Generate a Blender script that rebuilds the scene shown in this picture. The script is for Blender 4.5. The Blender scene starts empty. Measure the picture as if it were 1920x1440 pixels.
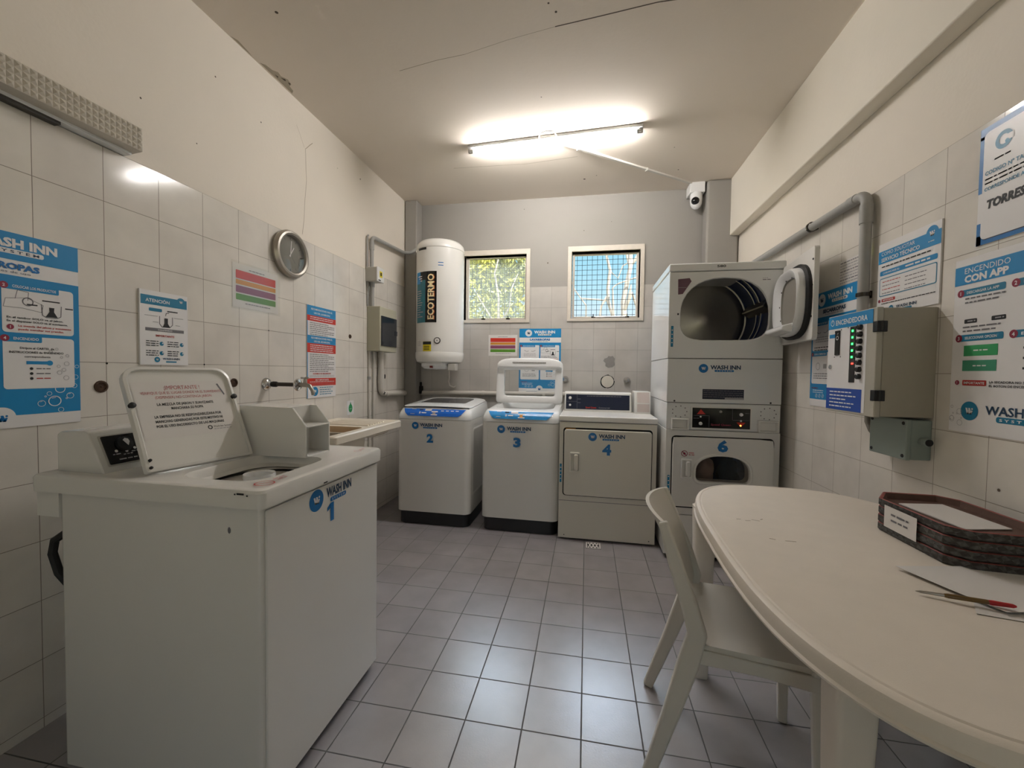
# Laundry room: washers and dryers, oval table with chair, tiled walls
TUBE, SKY, SUN, EXPO, ZEN = 80.0, 1.0, 5.0, 1.15, 6.0
import bpy, bmesh, math, random
from mathutils import Vector, Matrix
random.seed(7)
PI = math.pi
scene = bpy.context.scene
COL = scene.collection
for d in (bpy.data.objects, bpy.data.meshes, bpy.data.materials):
    for b in list(d):
        d.remove(b)

# ---------------------------------------------------------------- materials
def lin(h):
    h = h.lstrip('#')
    out = []
    for i in (0, 2, 4):
        v = int(h[i:i+2], 16) / 255
        out.append(v/12.92 if v <= .04045 else ((v+.055)/1.055)**2.4)
    return (*out, 1)

def nodes(name):
    m = bpy.data.materials.new(name)
    m.use_nodes = True
    nt = m.node_tree
    return m, nt, nt.nodes['Principled BSDF']

def mat(name, col, rough=.5, metal=0, spec=.5, noise=0, nscale=30, bump=0, bscale=200, coat=0, emit=None, estr=0, trans=0, sss=0):
    m, nt, b = nodes(name)
    c = lin(col) if isinstance(col, str) else (*col, 1)
    b.inputs['Base Color'].default_value = c
    b.inputs['Roughness'].default_value = rough
    b.inputs['Metallic'].default_value = metal
    b.inputs['Specular IOR Level'].default_value = spec
    b.inputs['Coat Weight'].default_value = coat
    if emit:
        b.inputs['Emission Color'].default_value = lin(emit)
        b.inputs['Emission Strength'].default_value = estr
    if trans:
        b.inputs['Transmission Weight'].default_value = trans
    tc = nt.nodes.new('ShaderNodeTexCoord')
    if noise:
        n = nt.nodes.new('ShaderNodeTexNoise')
        n.inputs['Scale'].default_value = nscale
        n.inputs['Detail'].default_value = 5
        nt.links.new(tc.outputs['Object'], n.inputs['Vector'])
        mx = nt.nodes.new('ShaderNodeMix')
        mx.data_type = 'RGBA'
        mx.inputs[6].default_value = tuple(max(0, x*(1-noise)) for x in c[:3]) + (1,)
        mx.inputs[7].default_value = tuple(min(1, x*(1+noise)) for x in c[:3]) + (1,)
        nt.links.new(n.outputs['Fac'], mx.inputs[0])
        nt.links.new(mx.outputs[2], b.inputs['Base Color'])
    if bump:
        n2 = nt.nodes.new('ShaderNodeTexNoise')
        n2.inputs['Scale'].default_value = bscale
        nt.links.new(tc.outputs['Object'], n2.inputs['Vector'])
        bp = nt.nodes.new('ShaderNodeBump')
        bp.inputs['Strength'].default_value = bump
        bp.inputs['Distance'].default_value = .002
        nt.links.new(n2.outputs['Fac'], bp.inputs['Height'])
        nt.links.new(bp.outputs['Normal'], b.inputs['Normal'])
    return m

def tile_mat(name, c1, c2, grout, ua, va, uo, vo, size, mortar, rough, spec, grain=0, gscale=300):
    """ceramic tiles: ua/va pick the world axes, uo/vo shift the grid"""
    m, nt, b = nodes(name)
    N = nt.nodes.new
    L = nt.links.new
    tc = N('ShaderNodeTexCoord')
    sp = N('ShaderNodeSeparateXYZ')
    L(tc.outputs['Object'], sp.inputs[0])
    cb = N('ShaderNodeCombineXYZ')
    for i, (ax, off) in enumerate(((ua, uo), (va, vo))):
        a = N('ShaderNodeMath')
        a.operation = 'SUBTRACT'
        L(sp.outputs['XYZ'.index(ax)], a.inputs[0])
        a.inputs[1].default_value = off - 20*size
        L(a.outputs[0], cb.inputs[i])
    br = N('ShaderNodeTexBrick')
    br.offset = 0
    br.squash = 1
    br.inputs['Color1'].default_value = lin(c1)
    br.inputs['Color2'].default_value = lin(c2)
    br.inputs['Mortar'].default_value = lin(grout)
    br.inputs['Scale'].default_value = 1
    br.inputs['Mortar Size'].default_value = mortar
    br.inputs['Mortar Smooth'].default_value = .3
    br.inputs['Bias'].default_value = 0
    br.inputs['Brick Width'].default_value = size
    br.inputs['Row Height'].default_value = size
    L(cb.outputs[0], br.inputs['Vector'])
    nz = N('ShaderNodeTexNoise')
    nz.inputs['Scale'].default_value = 6
    nz.inputs['Detail'].default_value = 6
    L(tc.outputs['Object'], nz.inputs['Vector'])
    mr = N('ShaderNodeMapRange')
    mr.inputs[1].default_value = .3
    mr.inputs[2].default_value = .7
    mr.inputs[3].default_value = .90
    mr.inputs[4].default_value = 1.04
    L(nz.outputs['Fac'], mr.inputs[0])
    mx = N('ShaderNodeMix')
    mx.data_type = 'RGBA'
    mx.blend_type = 'MULTIPLY'
    mx.inputs[0].default_value = 1
    L(br.outputs['Color'], mx.inputs[6])
    L(mr.outputs[0], mx.inputs[7])
    L(mx.outputs[2], b.inputs['Base Color'])
    rm = N('ShaderNodeMapRange')
    rm.inputs[3].default_value = rough
    rm.inputs[4].default_value = .8
    L(br.outputs['Fac'], rm.inputs[0])
    L(rm.outputs[0], b.inputs['Roughness'])
    b.inputs['Specular IOR Level'].default_value = spec
    if spec > .9: b.inputs['IOR'].default_value = 1.75
    bp = N('ShaderNodeBump')
    bp.invert = True
    bp.inputs['Strength'].default_value = .6
    bp.inputs['Distance'].default_value = .0015
    L(br.outputs['Fac'], bp.inputs['Height'])
    last = bp
    if grain:
        n3 = N('ShaderNodeTexNoise')
        n3.inputs['Scale'].default_value = gscale
        n3.inputs['Detail'].default_value = 3
        L(tc.outputs['Object'], n3.inputs['Vector'])
        b2 = N('ShaderNodeBump')
        b2.inputs['Strength'].default_value = grain
        b2.inputs['Distance'].default_value = .001
        L(n3.outputs['Fac'], b2.inputs['Height'])
        L(bp.outputs['Normal'], b2.inputs['Normal'])
        last = b2
    L(last.outputs['Normal'], b.inputs['Normal'])
    return m

def glass_mat(name, tint=(1, 1, 1), rough=.02, refl=.5, veil=0):
    """thin pane: light passes straight, Fresnel reflection on top"""
    m = bpy.data.materials.new(name)
    m.use_nodes = True
    nt = m.node_tree
    nt.nodes.remove(nt.nodes['Principled BSDF'])
    out = nt.nodes['Material Output']
    t = nt.nodes.new('ShaderNodeBsdfTransparent')
    t.inputs[0].default_value = (*tint, 1)
    g = nt.nodes.new('ShaderNodeBsdfGlossy')
    g.inputs['Roughness'].default_value = rough
    lw = nt.nodes.new('ShaderNodeLayerWeight')
    lw.inputs[0].default_value = .5
    pw = nt.nodes.new('ShaderNodeMath')
    pw.operation = 'POWER'
    pw.inputs[1].default_value = 4
    nt.links.new(lw.outputs['Facing'], pw.inputs[0])
    mu = nt.nodes.new('ShaderNodeMath')
    mu.operation = 'MULTIPLY_ADD'
    mu.inputs[1].default_value = .8*refl
    mu.inputs[2].default_value = .07*refl
    nt.links.new(pw.outputs[0], mu.inputs[0])
    mx = nt.nodes.new('ShaderNodeMixShader')
    nt.links.new(mu.outputs[0], mx.inputs[0])
    if veil:        # dust on the pane scatters some of the daylight
        tl = nt.nodes.new('ShaderNodeBsdfTranslucent')
        tl.inputs[0].default_value = (.95, .95, .88, 1)
        m2 = nt.nodes.new('ShaderNodeMixShader')
        m2.inputs[0].default_value = veil
        nt.links.new(t.outputs[0], m2.inputs[1])
        nt.links.new(tl.outputs[0], m2.inputs[2])
        nt.links.new(m2.outputs[0], mx.inputs[1])
    else:
        nt.links.new(t.outputs[0], mx.inputs[1])
    nt.links.new(g.outputs[0], mx.inputs[2])
    nt.links.new(mx.outputs[0], out.inputs[0])
    return m

M = {}
def D(k, *a, **kw):
    M[k] = mat(k, *a, **kw)

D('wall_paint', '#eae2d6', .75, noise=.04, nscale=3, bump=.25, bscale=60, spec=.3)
D('wall_paint_dimmed', '#9b9791', .75, noise=.04, nscale=3, bump=.25, bscale=60, spec=.3)  # same wall paint, colour darkened to offset strong tube light at this end
D('ceiling_paint', '#e4dace', .8, noise=.04, nscale=2, bump=.2, bscale=40, spec=.2)
D('beam_paint', '#e9e2d5', .75, noise=.03, nscale=5, bump=.3, bscale=50, spec=.3)
D('crack', '#5d5348', .9)
D('flake', '#b3a897', .9, noise=.15, nscale=60)
D('fine_crack', '#9a8c78', .9)
D('cement', '#8d8a86', .95, noise=.12, nscale=60, bump=.8, bscale=120)
D('enamel', '#e3e1dc', .22, spec=.5, noise=.015, nscale=4)
D('enamel_glossy', '#e2e3e2', .08, spec=.5, noise=.015, nscale=4)
D('enamel_cream', '#d9d4c8', .28, noise=.015, nscale=4)
D('white_plastic', '#e6e6e6', .25)
D('grey_plastic', '#b9b6ae', .45)
D('black_plastic', '#0c0c10', .4)
D('black_gloss', '#0b0b0f', .12)
D('navy_dark', '#141c33', .35)
D('drum_wall', '#2a3c6e', .35, metal=.25)
D('steel', '#a9a49c', .3, metal=1)
D('brushed_steel', '#b5b0a8', .38, metal=1, noise=.1, nscale=12)
D('chrome', '#d5d5d5', .1, metal=1)
D('dark_chrome', '#4a4744', .25, metal=1)
D('brass', '#7a5a36', .35, metal=1)
D('rubber', '#101012', .6)
D('dark_gap', '#050505', .9)
D('sign_white', '#e8e6e6', .35)
D('paper_white', '#dcd8d4', .55)
D('blue', '#1687c2', .35)
D('blue_deep', '#0e6db0', .35)
D('blue_vivid', '#0f62c8', .25)
D('blue_sky', '#2f8fd0', .25, noise=.25, nscale=25)
D('blue_royal', '#1b4aa6', .35)
D('teal', '#17789c', .4)
D('navy_text', '#1f3f5c', .5)
D('ink', '#1a1a1e', .6)
D('grey_ink', '#6d6b70', .6)
D('light_ink', '#a5a3a6', .6)
D('red_ink', '#b8302c', .5)
D('pink_ink', '#c0686a', .5)
D('maroon', '#8c1f3c', .5)
D('red', '#c8301f', .5)
D('orange', '#d08a28', .5)
D('mauve', '#8e4a68', .5)
D('green', '#5a8f2c', .5)
D('app_green', '#2f9a5c', .5)
D('app_green_dull', '#3c8f70', .5)
D('yellow', '#dcc81e', .5)
D('pipe_grey', '#a6a5a2', .5, noise=.05, nscale=40)
D('pipe_white', '#cfcac2', .5, noise=.04, nscale=40)
D('trunk_white', '#d8d4cc', .5)
D('box_grey', '#b4b0a4', .5, noise=.03, nscale=60, bump=.15, bscale=900)
D('box_side', '#a8a294', .55, noise=.03, nscale=60, bump=.2, bscale=700)
D('jbox_grey', '#8f9a94', .5)
D('breaker_grey', '#b3b09c', .5)
D('smoke', '#2c2f36', .12)
D('plastic_chair', '#d9d3c8', .4, bump=.1, bscale=500)
D('table_plastic', '#e4dacd', .5, noise=.05, nscale=14, bump=.12, bscale=400)
D('sink_plastic', '#e2d8c6', .3)
D('sink_inner', '#cdb08c', .4, noise=.05, nscale=15)
D('clock_face', '#6f6c62', .4)
D('tray_red', '#8a4640', .6, noise=.35, nscale=50)
D('tray_brown', '#5b4136', .6, noise=.3, nscale=40)
D('pen_brown', '#6d5327', .3)
D('pen_red', '#a8141c', .3)
D('cloth_dark', '#2a2522', .9)
D('cloth_brown', '#cdb6aa', .9, noise=.2, nscale=20)
D('bark', '#b9aea6', .9, noise=.15, nscale=20)
D('garden', '#d6c78e', .95, noise=.15, nscale=8)
D('ground', '#8d8560', .95, noise=.2, nscale=3)
D('mesh_wire', '#3a444a', .6, metal=.4)
D('frame_paint', '#d3cabd', .5, noise=.08, nscale=30, bump=.3, bscale=80)
D('led_green', '#0a3a12', .3, emit='#28ff50', estr=4)
D('led_red', '#3a0a0a', .3, emit='#ff2a20', estr=4)
D('led_amber', '#3a2a0a', .3, emit='#ffb040', estr=3)
D('green_glow', '#0d3a18', .3)
D('tube_glow', '#ffffff', .4, emit='#fffbf7', estr=TUBE)
D('prismatic', '#cbc4b8', .15, spec=.6)
D('lamp_dark', '#3a3733', .5)
D('liner_grey', '#8c887f', .4)
D('rust', '#4a3628', .8, noise=.3, nscale=60)
D('label_teal', '#1f6f80', .2, noise=.3, nscale=10)
D('label_orange', '#c8642a', .3)
D('label_cream', '#f2dfb0', .3)
D('pilot_red', '#7a1512', .3)
D('back_disc', '#d8d2c6', .5)
D('clear_hose', '#9a968c', .2)
D('coin_plate', '#c9bcb6', .4)
D('mauve_dark', '#6a4a58', .4)

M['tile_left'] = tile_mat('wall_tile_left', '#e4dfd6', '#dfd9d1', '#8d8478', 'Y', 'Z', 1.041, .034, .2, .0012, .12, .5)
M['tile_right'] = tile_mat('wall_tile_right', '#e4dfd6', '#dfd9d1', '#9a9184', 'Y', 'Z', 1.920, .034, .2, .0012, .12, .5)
M['tile_back_dimmed'] = tile_mat('wall_tile_back_dimmed', '#c2beb8', '#beb9b3', '#928d85', 'X', 'Z', -1.143, .034, .2, .0012, .12, .5)  # same tile as the side walls, darkened to offset the nearby tube's light
M['tile_floor'] = tile_mat('floor_tile', '#9f9a9d', '#979296', '#2c2829', 'X', 'Y', .2045, 1.9436, .2, .0028, .27, 1.0, grain=.25, gscale=160)
M['pane'] = glass_mat('window_glass', (.96, .98, .98))
M['dusty_pane'] = glass_mat('dusty_window_glass', (.96, .98, .96), veil=.17)
M['lid_glass'] = glass_mat('lid_glass', (.90, .92, .92), refl=.8)
M['door_glass'] = glass_mat('smoked_door_glass', (.62, .58, .56), refl=.7)
M['clear_glass'] = glass_mat('clear_glass', (1, 1, 1), refl=1)
M['laminate'] = glass_mat('laminate_film', (.97, .97, .95), rough=.12, refl=1.2)

def leaf_mat():
    m, nt, b = nodes('leaf')
    n = nt.nodes.new('ShaderNodeTexNoise')
    n.inputs['Scale'].default_value = 3.5
    tc = nt.nodes.new('ShaderNodeTexCoord')
    nt.links.new(tc.outputs['Object'], n.inputs['Vector'])
    r = nt.nodes.new('ShaderNodeValToRGB')
    r.color_ramp.elements[0].position = .35
    r.color_ramp.elements[0].color = lin('#9aa07c')
    r.color_ramp.elements[1].position = .62
    r.color_ramp.elements[1].color = lin('#cdc84e')
    nt.links.new(n.outputs['Fac'], r.inputs[0])
    nt.links.new(r.outputs[0], b.inputs['Base Color'])
    b.inputs['Roughness'].default_value = .5
    return m
M['leaf'] = leaf_mat()

def tray_mat():
    """printed diamond border on dark card"""
    m, nt, b = nodes('tray_pattern')
    N = nt.nodes.new
    L = nt.links.new
    tc = N('ShaderNodeTexCoord')
    mp = N('ShaderNodeMapping')
    mp.inputs['Rotation'].default_value = (.3, .5, .785)
    mp.inputs['Scale'].default_value = (55, 55, 90)
    L(tc.outputs['Object'], mp.inputs[0])
    ck = N('ShaderNodeTexChecker')
    ck.inputs['Scale'].default_value = 1
    ck.inputs['Color1'].default_value = lin('#221a18')
    ck.inputs['Color2'].default_value = lin('#5a5d58')
    L(mp.outputs[0], ck.inputs[0])
    v = N('ShaderNodeTexVoronoi')
    v.inputs['Scale'].default_value = 130
    L(tc.outputs['Object'], v.inputs['Vector'])
    mx = N('ShaderNodeMix')
    mx.data_type = 'RGBA'
    mx.inputs[7].default_value = lin('#3a3634')
    L(v.outputs['Distance'], mx.inputs[0])
    L(ck.outputs[0], mx.inputs[6])
    L(mx.outputs[2], b.inputs['Base Color'])
    b.inputs['Roughness'].default_value = .6
    return m
M['tray_pattern'] = tray_mat()

# ---------------------------------------------------------------- mesh building
class MB:
    def __init__(s):
        s.v = []; s.f = []; s.m = []; s.mats = []
    def mi(s, k):
        if k not in s.mats:
            s.mats.append(k)
        return s.mats.index(k)
    def add(s, verts, faces, k):
        o = len(s.v)
        s.v += [tuple(v) for v in verts]
        i = s.mi(k)
        for f in faces:
            s.f.append([o + a for a in f]); s.m.append(i)
        return s
    def poly(s, pts, k):
        return s.add(pts, [list(range(len(pts)))], k)
    def box(s, a, b, k):
        (x0, y0, z0), (x1, y1, z1) = a, b
        v = [(x0,y0,z0),(x1,y0,z0),(x1,y1,z0),(x0,y1,z0),(x0,y0,z1),(x1,y0,z1),(x1,y1,z1),(x0,y1,z1)]
        return s.add(v, [[0,3,2,1],[4,5,6,7],[0,1,5,4],[1,2,6,5],[2,3,7,6],[3,0,4,7]], k)
    def loft(s, loops, k, cap0=True, cap1=True, closed=True):
        n = len(loops[0])
        v = [p for l in loops for p in l]
        f = []
        for i in range(len(loops)-1):
            for j in range(n if closed else n-1):
                a, b = i*n+j, i*n+(j+1) % n
                f.append([a, b, b+n, a+n])
        if cap0: f.append(list(range(n))[::-1])
        if cap1: f.append([(len(loops)-1)*n + j for j in range(n)])
        return s.add(v, f, k)
    def prism(s, poly, axis, t0, t1, k):
        """extrude a 2-D outline along axis; outline in the other two axes in x,y,z order"""
        def P(p, t):
            return {'x': (t, p[0], p[1]), 'y': (p[0], t, p[1]), 'z': (p[0], p[1], t)}[axis]
        return s.loft([[P(p, t0) for p in poly], [P(p, t1) for p in poly]], k)
    def tube(s, pts, r, k, n=14, cap=True, sq=None):
        pts = [Vector(p) for p in pts]
        rs = r if isinstance(r, (list, tuple)) else [r]*len(pts)
        loops = []
        up = None
        for i, p in enumerate(pts):
            t = (pts[min(i+1, len(pts)-1)] - pts[max(i-1, 0)]).normalized()
            if up is None:
                up = Vector((0,0,1)) if abs(t.z) < .9 else Vector((1,0,0))
            a = t.cross(up).normalized()
            up = a.cross(t).normalized()
            loops.append([p + rs[i]*(math.cos(q)*a + math.sin(q)*up) for q in [2*PI*j/n for j in range(n)]])
        return s.loft(loops, k, cap, cap)
    def bar(s, pts, w, d, k, side):
        """rectangular section swept along pts; side = width direction; w, d numbers or lists"""
        pts = [Vector(p) for p in pts]
        side = Vector(side).normalized()
        n = len(pts)
        W = w if isinstance(w, (list, tuple)) else [w]*n
        Dp = d if isinstance(d, (list, tuple)) else [d]*n
        loops = []
        for i, p in enumerate(pts):
            t = (pts[min(i+1, n-1)] - pts[max(i-1, 0)]).normalized()
            nn = t.cross(side).normalized()
            a, b = side*W[i]/2, nn*Dp[i]/2
            loops.append([p-a-b, p+a-b, p+a+b, p-a+b])
        return s.loft(loops, k)
    def lathe(s, prof, c, axis, k, n=32, cap0=False, cap1=False):
        """prof: (radius, offset along axis)"""
        c = Vector(c)
        ax = Vector({'x': (1,0,0), 'y': (0,1,0), 'z': (0,0,1)}[axis] if isinstance(axis, str) else axis).normalized()
        a = ax.orthogonal().normalized(); b = ax.cross(a)
        loops = [[c + ax*h + max(r, 1e-5)*(math.cos(q)*a + math.sin(q)*b) for q in [2*PI*j/n for j in range(n)]] for r, h in prof]
        return s.loft(loops, k, cap0, cap1)
    def ball(s, c, r, k, n=24, sc=(1,1,1)):
        c = Vector(c)
        loops = []
        for i in range(1, n//2):
            t = PI*i/(n//2)
            loops.append([(c.x+sc[0]*r*math.sin(t)*math.cos(q), c.y+sc[1]*r*math.sin(t)*math.sin(q), c.z-sc[2]*r*math.cos(t)) for q in [2*PI*j/n for j in range(n)]])
        return s.loft(loops, k)
    def pieces(s):
        par = list(range(len(s.v)))
        def find(i):
            while par[i] != i:
                par[i] = par[par[i]]; i = par[i]
            return i
        for f in s.f:
            a = find(f[0])
            for q in f[1:]: par[find(q)] = a
        bb = {}
        for i, v in enumerate(s.v):
            r = bb.setdefault(find(i), [list(v), list(v)])
            for q in range(3):
                r[0][q] = min(r[0][q], v[q]); r[1][q] = max(r[1][q], v[q])
        B = list(bb.values()); n = len(B)
        if n < 2: return n
        sz = [max(b[1][q]-b[0][q] for q in range(3)) for b in B]
        seen = {0}; todo = [0]; cnt = 1; left = set(range(1, n))
        while True:
            while todo:
                i = todo.pop()
                near = [j for j in left if math.sqrt(sum(max(0, B[i][0][q]-B[j][1][q], B[j][0][q]-B[i][1][q])**2 for q in range(3))) <= max(.02, .5*max(sz[i], sz[j]))]
                for j in near: left.discard(j); todo.append(j)
            if not left: return cnt
            j = left.pop(); todo.append(j); cnt += 1
    def box_of(s):
        return [min(v[q] for v in s.v) for q in range(3)], [max(v[q] for v in s.v) for q in range(3)]
    def fold(s, host):
        """print scattered over a face becomes part of that face's mesh"""
        me = host.data
        old = [m.name for m in me.materials]
        v = [tuple(p.co) for p in me.vertices]; f = [list(p.vertices) for p in me.polygons]; mi = [p.material_index for p in me.polygons]
        sm = [p.use_smooth for p in me.polygons]
        sharp = [e.use_edge_sharp for e in me.edges]
        o = len(v)
        for k in s.mats:
            if M[k].name not in old: old.append(M[k].name)
        mp = [old.index(M[k].name) for k in s.mats]
        v += s.v; f += [[o+a for a in q] for q in s.f]; mi += [mp[i] for i in s.m]; sm += [False]*len(s.f)
        nm = bpy.data.meshes.new(me.name)
        nm.from_pydata(v, [], f)
        for k in old: nm.materials.append(bpy.data.materials[k])
        nm.polygons.foreach_set('material_index', mi); nm.polygons.foreach_set('use_smooth', sm)
        nm.set_sharp_from_angle(angle=math.radians(host.get('_a', 32)))
        nm.update()
        host.data = nm
        bpy.data.meshes.remove(me)
        return host
    def host_for(s, parent):
        if parent.type == 'MESH': return parent
        lo, hi = s.box_of()
        c = [(lo[q]+hi[q])/2 for q in range(3)]
        best = None
        for o in [x for x in COL.objects if x.parent == parent and x.type == 'MESH']:
            vs_ = [v.co for v in o.data.vertices]
            a = [min(v[q] for v in vs_) for q in range(3)]; b = [max(v[q] for v in vs_) for q in range(3)]
            if all(a[q]-.012 <= c[q] <= b[q]+.012 for q in range(3)):
                vol = (b[0]-a[0]+.01)*(b[1]-a[1]+.01)*(b[2]-a[2]+.01)
                if best is None or vol < best[0]: best = (vol, o)
        return best and best[1]
    def build(s, name, parent=None, bevel=0, seg=2, angle=32, smooth=True, recalc=True):
        if parent and not smooth and not recalc and s.pieces() > 1:
            h = s.host_for(parent)
            if h: return s.fold(h)
        me = bpy.data.meshes.new(name)
        me.from_pydata(s.v, [], s.f)
        for k in s.mats:
            me.materials.append(M[k])
        me.polygons.foreach_set('material_index', s.m)
        if recalc:
            bm = bmesh.new(); bm.from_mesh(me)
            bmesh.ops.recalc_face_normals(bm, faces=bm.faces)
            bm.to_mesh(me); bm.free()
        if smooth:
            me.polygons.foreach_set('use_smooth', [True]*len(me.polygons))
            me.set_sharp_from_angle(angle=math.radians(angle))
        me.update()
        o = bpy.data.objects.new(name, me)
        COL.objects.link(o)
        if parent: 
            o.parent = parent
            o.matrix_parent_inverse = Matrix.Translation(-Vector(parent.location)) if parent.location.length else Matrix()
        if bevel:
            b = o.modifiers.new('bevel', 'BEVEL')
            b.width = bevel; b.segments = seg; b.limit_method = 'ANGLE'; b.angle_limit = math.radians(40)
            b.harden_normals = False
        return o

def thing(name, label, cat, loc=(0,0,0), group=None):
    o = bpy.data.objects.new(name, None)
    COL.objects.link(o)
    o.location = loc
    o.empty_display_size = .05
    o['label'] = label; o['category'] = cat
    if group: o['group'] = group
    return o

def tag(o, label, cat, group=None):
    o['label'] = label; o['category'] = cat
    if group: o['group'] = group
    return o

def structure(o):
    o['kind'] = 'structure'
    return o

def rr(cx, cy, hx, hy, r, k=5):
    """rounded rectangle loop, 4*(k+1) points; r one radius or four (tr, tl, bl, br)"""
    R = r if isinstance(r, (list, tuple)) else [r]*4
    out = []
    for q, (sx, sy) in enumerate(((1,1),(-1,1),(-1,-1),(1,-1))):
        rq = max(R[q], 1e-4)
        for i in range(k+1):
            a = PI/2*q + PI/2*i/k
            out.append((cx+sx*(hx-rq)+rq*math.cos(a), cy+sy*(hy-rq)+rq*math.sin(a)))
    return out

def dshape(cx, z0, z1, hx, zs, rb, k=10):
    """door-window outline: arched top from height zs, rounded bottom corners; same count as ddloop"""
    out = []
    for i in range(2*k+1):
        a = PI*i/(2*k)
        c, s_ = math.cos(a), math.sin(a)
        out.append((cx+hx*math.copysign(abs(c)**.85, c), zs+(z1-zs)*abs(s_)**.85))
    for i in range(k+1):
        a = PI + PI/2*i/k
        out.append((cx-hx+rb+rb*math.cos(a), z0+rb+rb*math.sin(a)))
    for i in range(k+1):
        a = 1.5*PI + PI/2*i/k
        out.append((cx+hx-rb+rb*math.cos(a), z0+rb+rb*math.sin(a)))
    return out

def match_rect(loop, cx, cz, x0, x1, z0, z1):
    """project loop radially on a rectangle (same vertex count, for ring faces)"""
    out = []
    for x, z in loop:
        dx, dz = x-cx, z-cz
        ts = []
        if dx > 1e-9: ts.append((x1-cx)/dx)
        if dx < -1e-9: ts.append((x0-cx)/dx)
        if dz > 1e-9: ts.append((z1-cz)/dz)
        if dz < -1e-9: ts.append((z0-cz)/dz)
        t = min(ts)
        out.append([cx+dx*t, cz+dz*t])
    for c in ((x0,z0),(x0,z1),(x1,z0),(x1,z1)):
        i = min(range(len(out)), key=lambda j: (out[j][0]-c[0])**2+(out[j][1]-c[1])**2)
        out[i] = list(c)
    return [tuple(p) for p in out]

# ---------------------------------------------------------------- flat printing on a face
_tc = {}
def text_geo(s, bold):
    key = (s, bold)
    if key not in _tc:
        cu = bpy.data.curves.new('t', 'FONT')
        cu.body = s
        cu.resolution_u = 2
        cu.offset = {0: 0, 1: .022, 2: .05, 3: .036}[int(bold)]
        ob = bpy.data.objects.new('t', cu)
        me = bpy.data.meshes.new_from_object(ob)
        v = [(p.co.x, p.co.y) for p in me.vertices]
        f = [list(p.vertices) for p in me.polygons]
        bpy.data.objects.remove(ob); bpy.data.curves.remove(cu); bpy.data.meshes.remove(me)
        _tc[key] = (v, f)
    return _tc[key]

class Fr:
    """a face: origin O, right U, up V; N points out of it"""
    def __init__(s, O, U, V=(0,0,1)):
        s.O = Vector(O); s.U = Vector(U).normalized(); s.V = Vector(V).normalized()
        s.N = s.U.cross(s.V)
    def p(s, u, v, d=0):
        return s.O + s.U*u + s.V*v + s.N*d
    def poly(s, mb, pts, k, d=.0006):
        mb.poly([s.p(u, v, d) for u, v in pts], k)
    def rect(s, mb, u0, v0, u1, v1, k, d=.0006):
        s.poly(mb, [(u0,v0),(u1,v0),(u1,v1),(u0,v1)], k, d)
    def rrect(s, mb, u0, v0, u1, v1, r, k, d=.0006):
        s.poly(mb, rr((u0+u1)/2, (v0+v1)/2, (u1-u0)/2, (v1-v0)/2, r, 4), k, d)
    def slab(s, mb, u0, v0, u1, v1, t, k, r=0, d0=0):
        l = rr((u0+u1)/2, (v0+v1)/2, (u1-u0)/2, (v1-v0)/2, r or 1e-4, 4 if r else 1)
        mb.loft([[s.p(u, v, d0) for u, v in l], [s.p(u, v, d0+t) for u, v in l]], k)
    def disc(s, mb, u, v, r, k, d=.0006, n=24, rv=None):
        s.poly(mb, [(u+r*math.cos(2*PI*i/n), v+(rv or r)*math.sin(2*PI*i/n)) for i in range(n)], k, d)
    def ring(s, mb, u, v, r, w, k, d=.0006, n=20):
        a = [s.p(u+r*math.cos(2*PI*i/n), v+r*math.sin(2*PI*i/n), d) for i in range(n)]
        b = [s.p(u+(r-w)*math.cos(2*PI*i/n), v+(r-w)*math.sin(2*PI*i/n), d) for i in range(n)]
        mb.add(a+b, [[i, (i+1) % n, n+(i+1) % n, n+i] for i in range(n)], k)
    def line(s, mb, u0, v0, u1, v1, w, k, d=.0007):
        a = Vector((u1-u0, v1-v0)); a.normalize(); q = Vector((-a.y, a.x))*w/2
        s.poly(mb, [(u0-q.x,v0-q.y),(u1-q.x,v1-q.y),(u1+q.x,v1+q.y),(u0+q.x,v0+q.y)], k, d)
    def path(s, mb, pts, w, k, d=.0007):
        for a, b in zip(pts, pts[1:]):
            s.line(mb, *a, *b, w, k, d)
    def text(s, mb, t, u, v, h, k, w=None, al='c', bold=True, d=.0012, it=0, rot=0):
        """h = capital height, v = middle of the capitals"""
        vs, fs = text_geo(t, bold)
        if not vs: return
        x0 = min(a for a, b in vs); x1 = max(a for a, b in vs)
        sc = h/.72
        sx = (w/(x1-x0)) if w else sc
        ww = (x1-x0)*sx
        off = {'c': -ww/2, 'l': 0, 'r': -ww}[al]
        cr, sr = math.cos(rot), math.sin(rot)
        out = []
        for a, b in vs:
            x = off+(a-x0)*sx + it*(b*sc); y = b*sc-h/2
            out.append(s.p(u+x*cr-y*sr, v+x*sr+y*cr, d))
        mb.add(out, fs, k)
    def fine(s, mb, u0, u1, v, h, k, seed=0, d=.0012, fill=1.0):
        """a row of print too small to read: word-long dashes"""
        rnd = random.Random(seed*977+int(v*1e4))
        u = u0
        end = u0+(u1-u0)*fill
        while u < end-h:
            l = min(rnd.uniform(1.5, 5.5)*h, end-u)
            s.rect(mb, u, v-h/2*.8, u+l, v+h/2*.8, k, d)
            u += l+h*.7
    def wmark(s, mb, u, v, r, k, d=.0012):
        for q in ([(-.55,.4),(-.27,.4),(-.03,-.42),(-.31,-.42)], [(-.13,.4),(.15,.4),(.38,-.42),(.1,-.42)],
                  [(-.31,-.42),(-.03,-.42),(.10,.02),(-.08,.2)], [(.1,-.42),(.38,-.42),(.56,.06),(.34,.10)]):
            s.poly(mb, [(u+a*r, v+b*r) for a, b in q], k, d)
        s.disc(mb, u+.45*r, v+.30*r, .13*r, k, d, 12)
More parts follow.
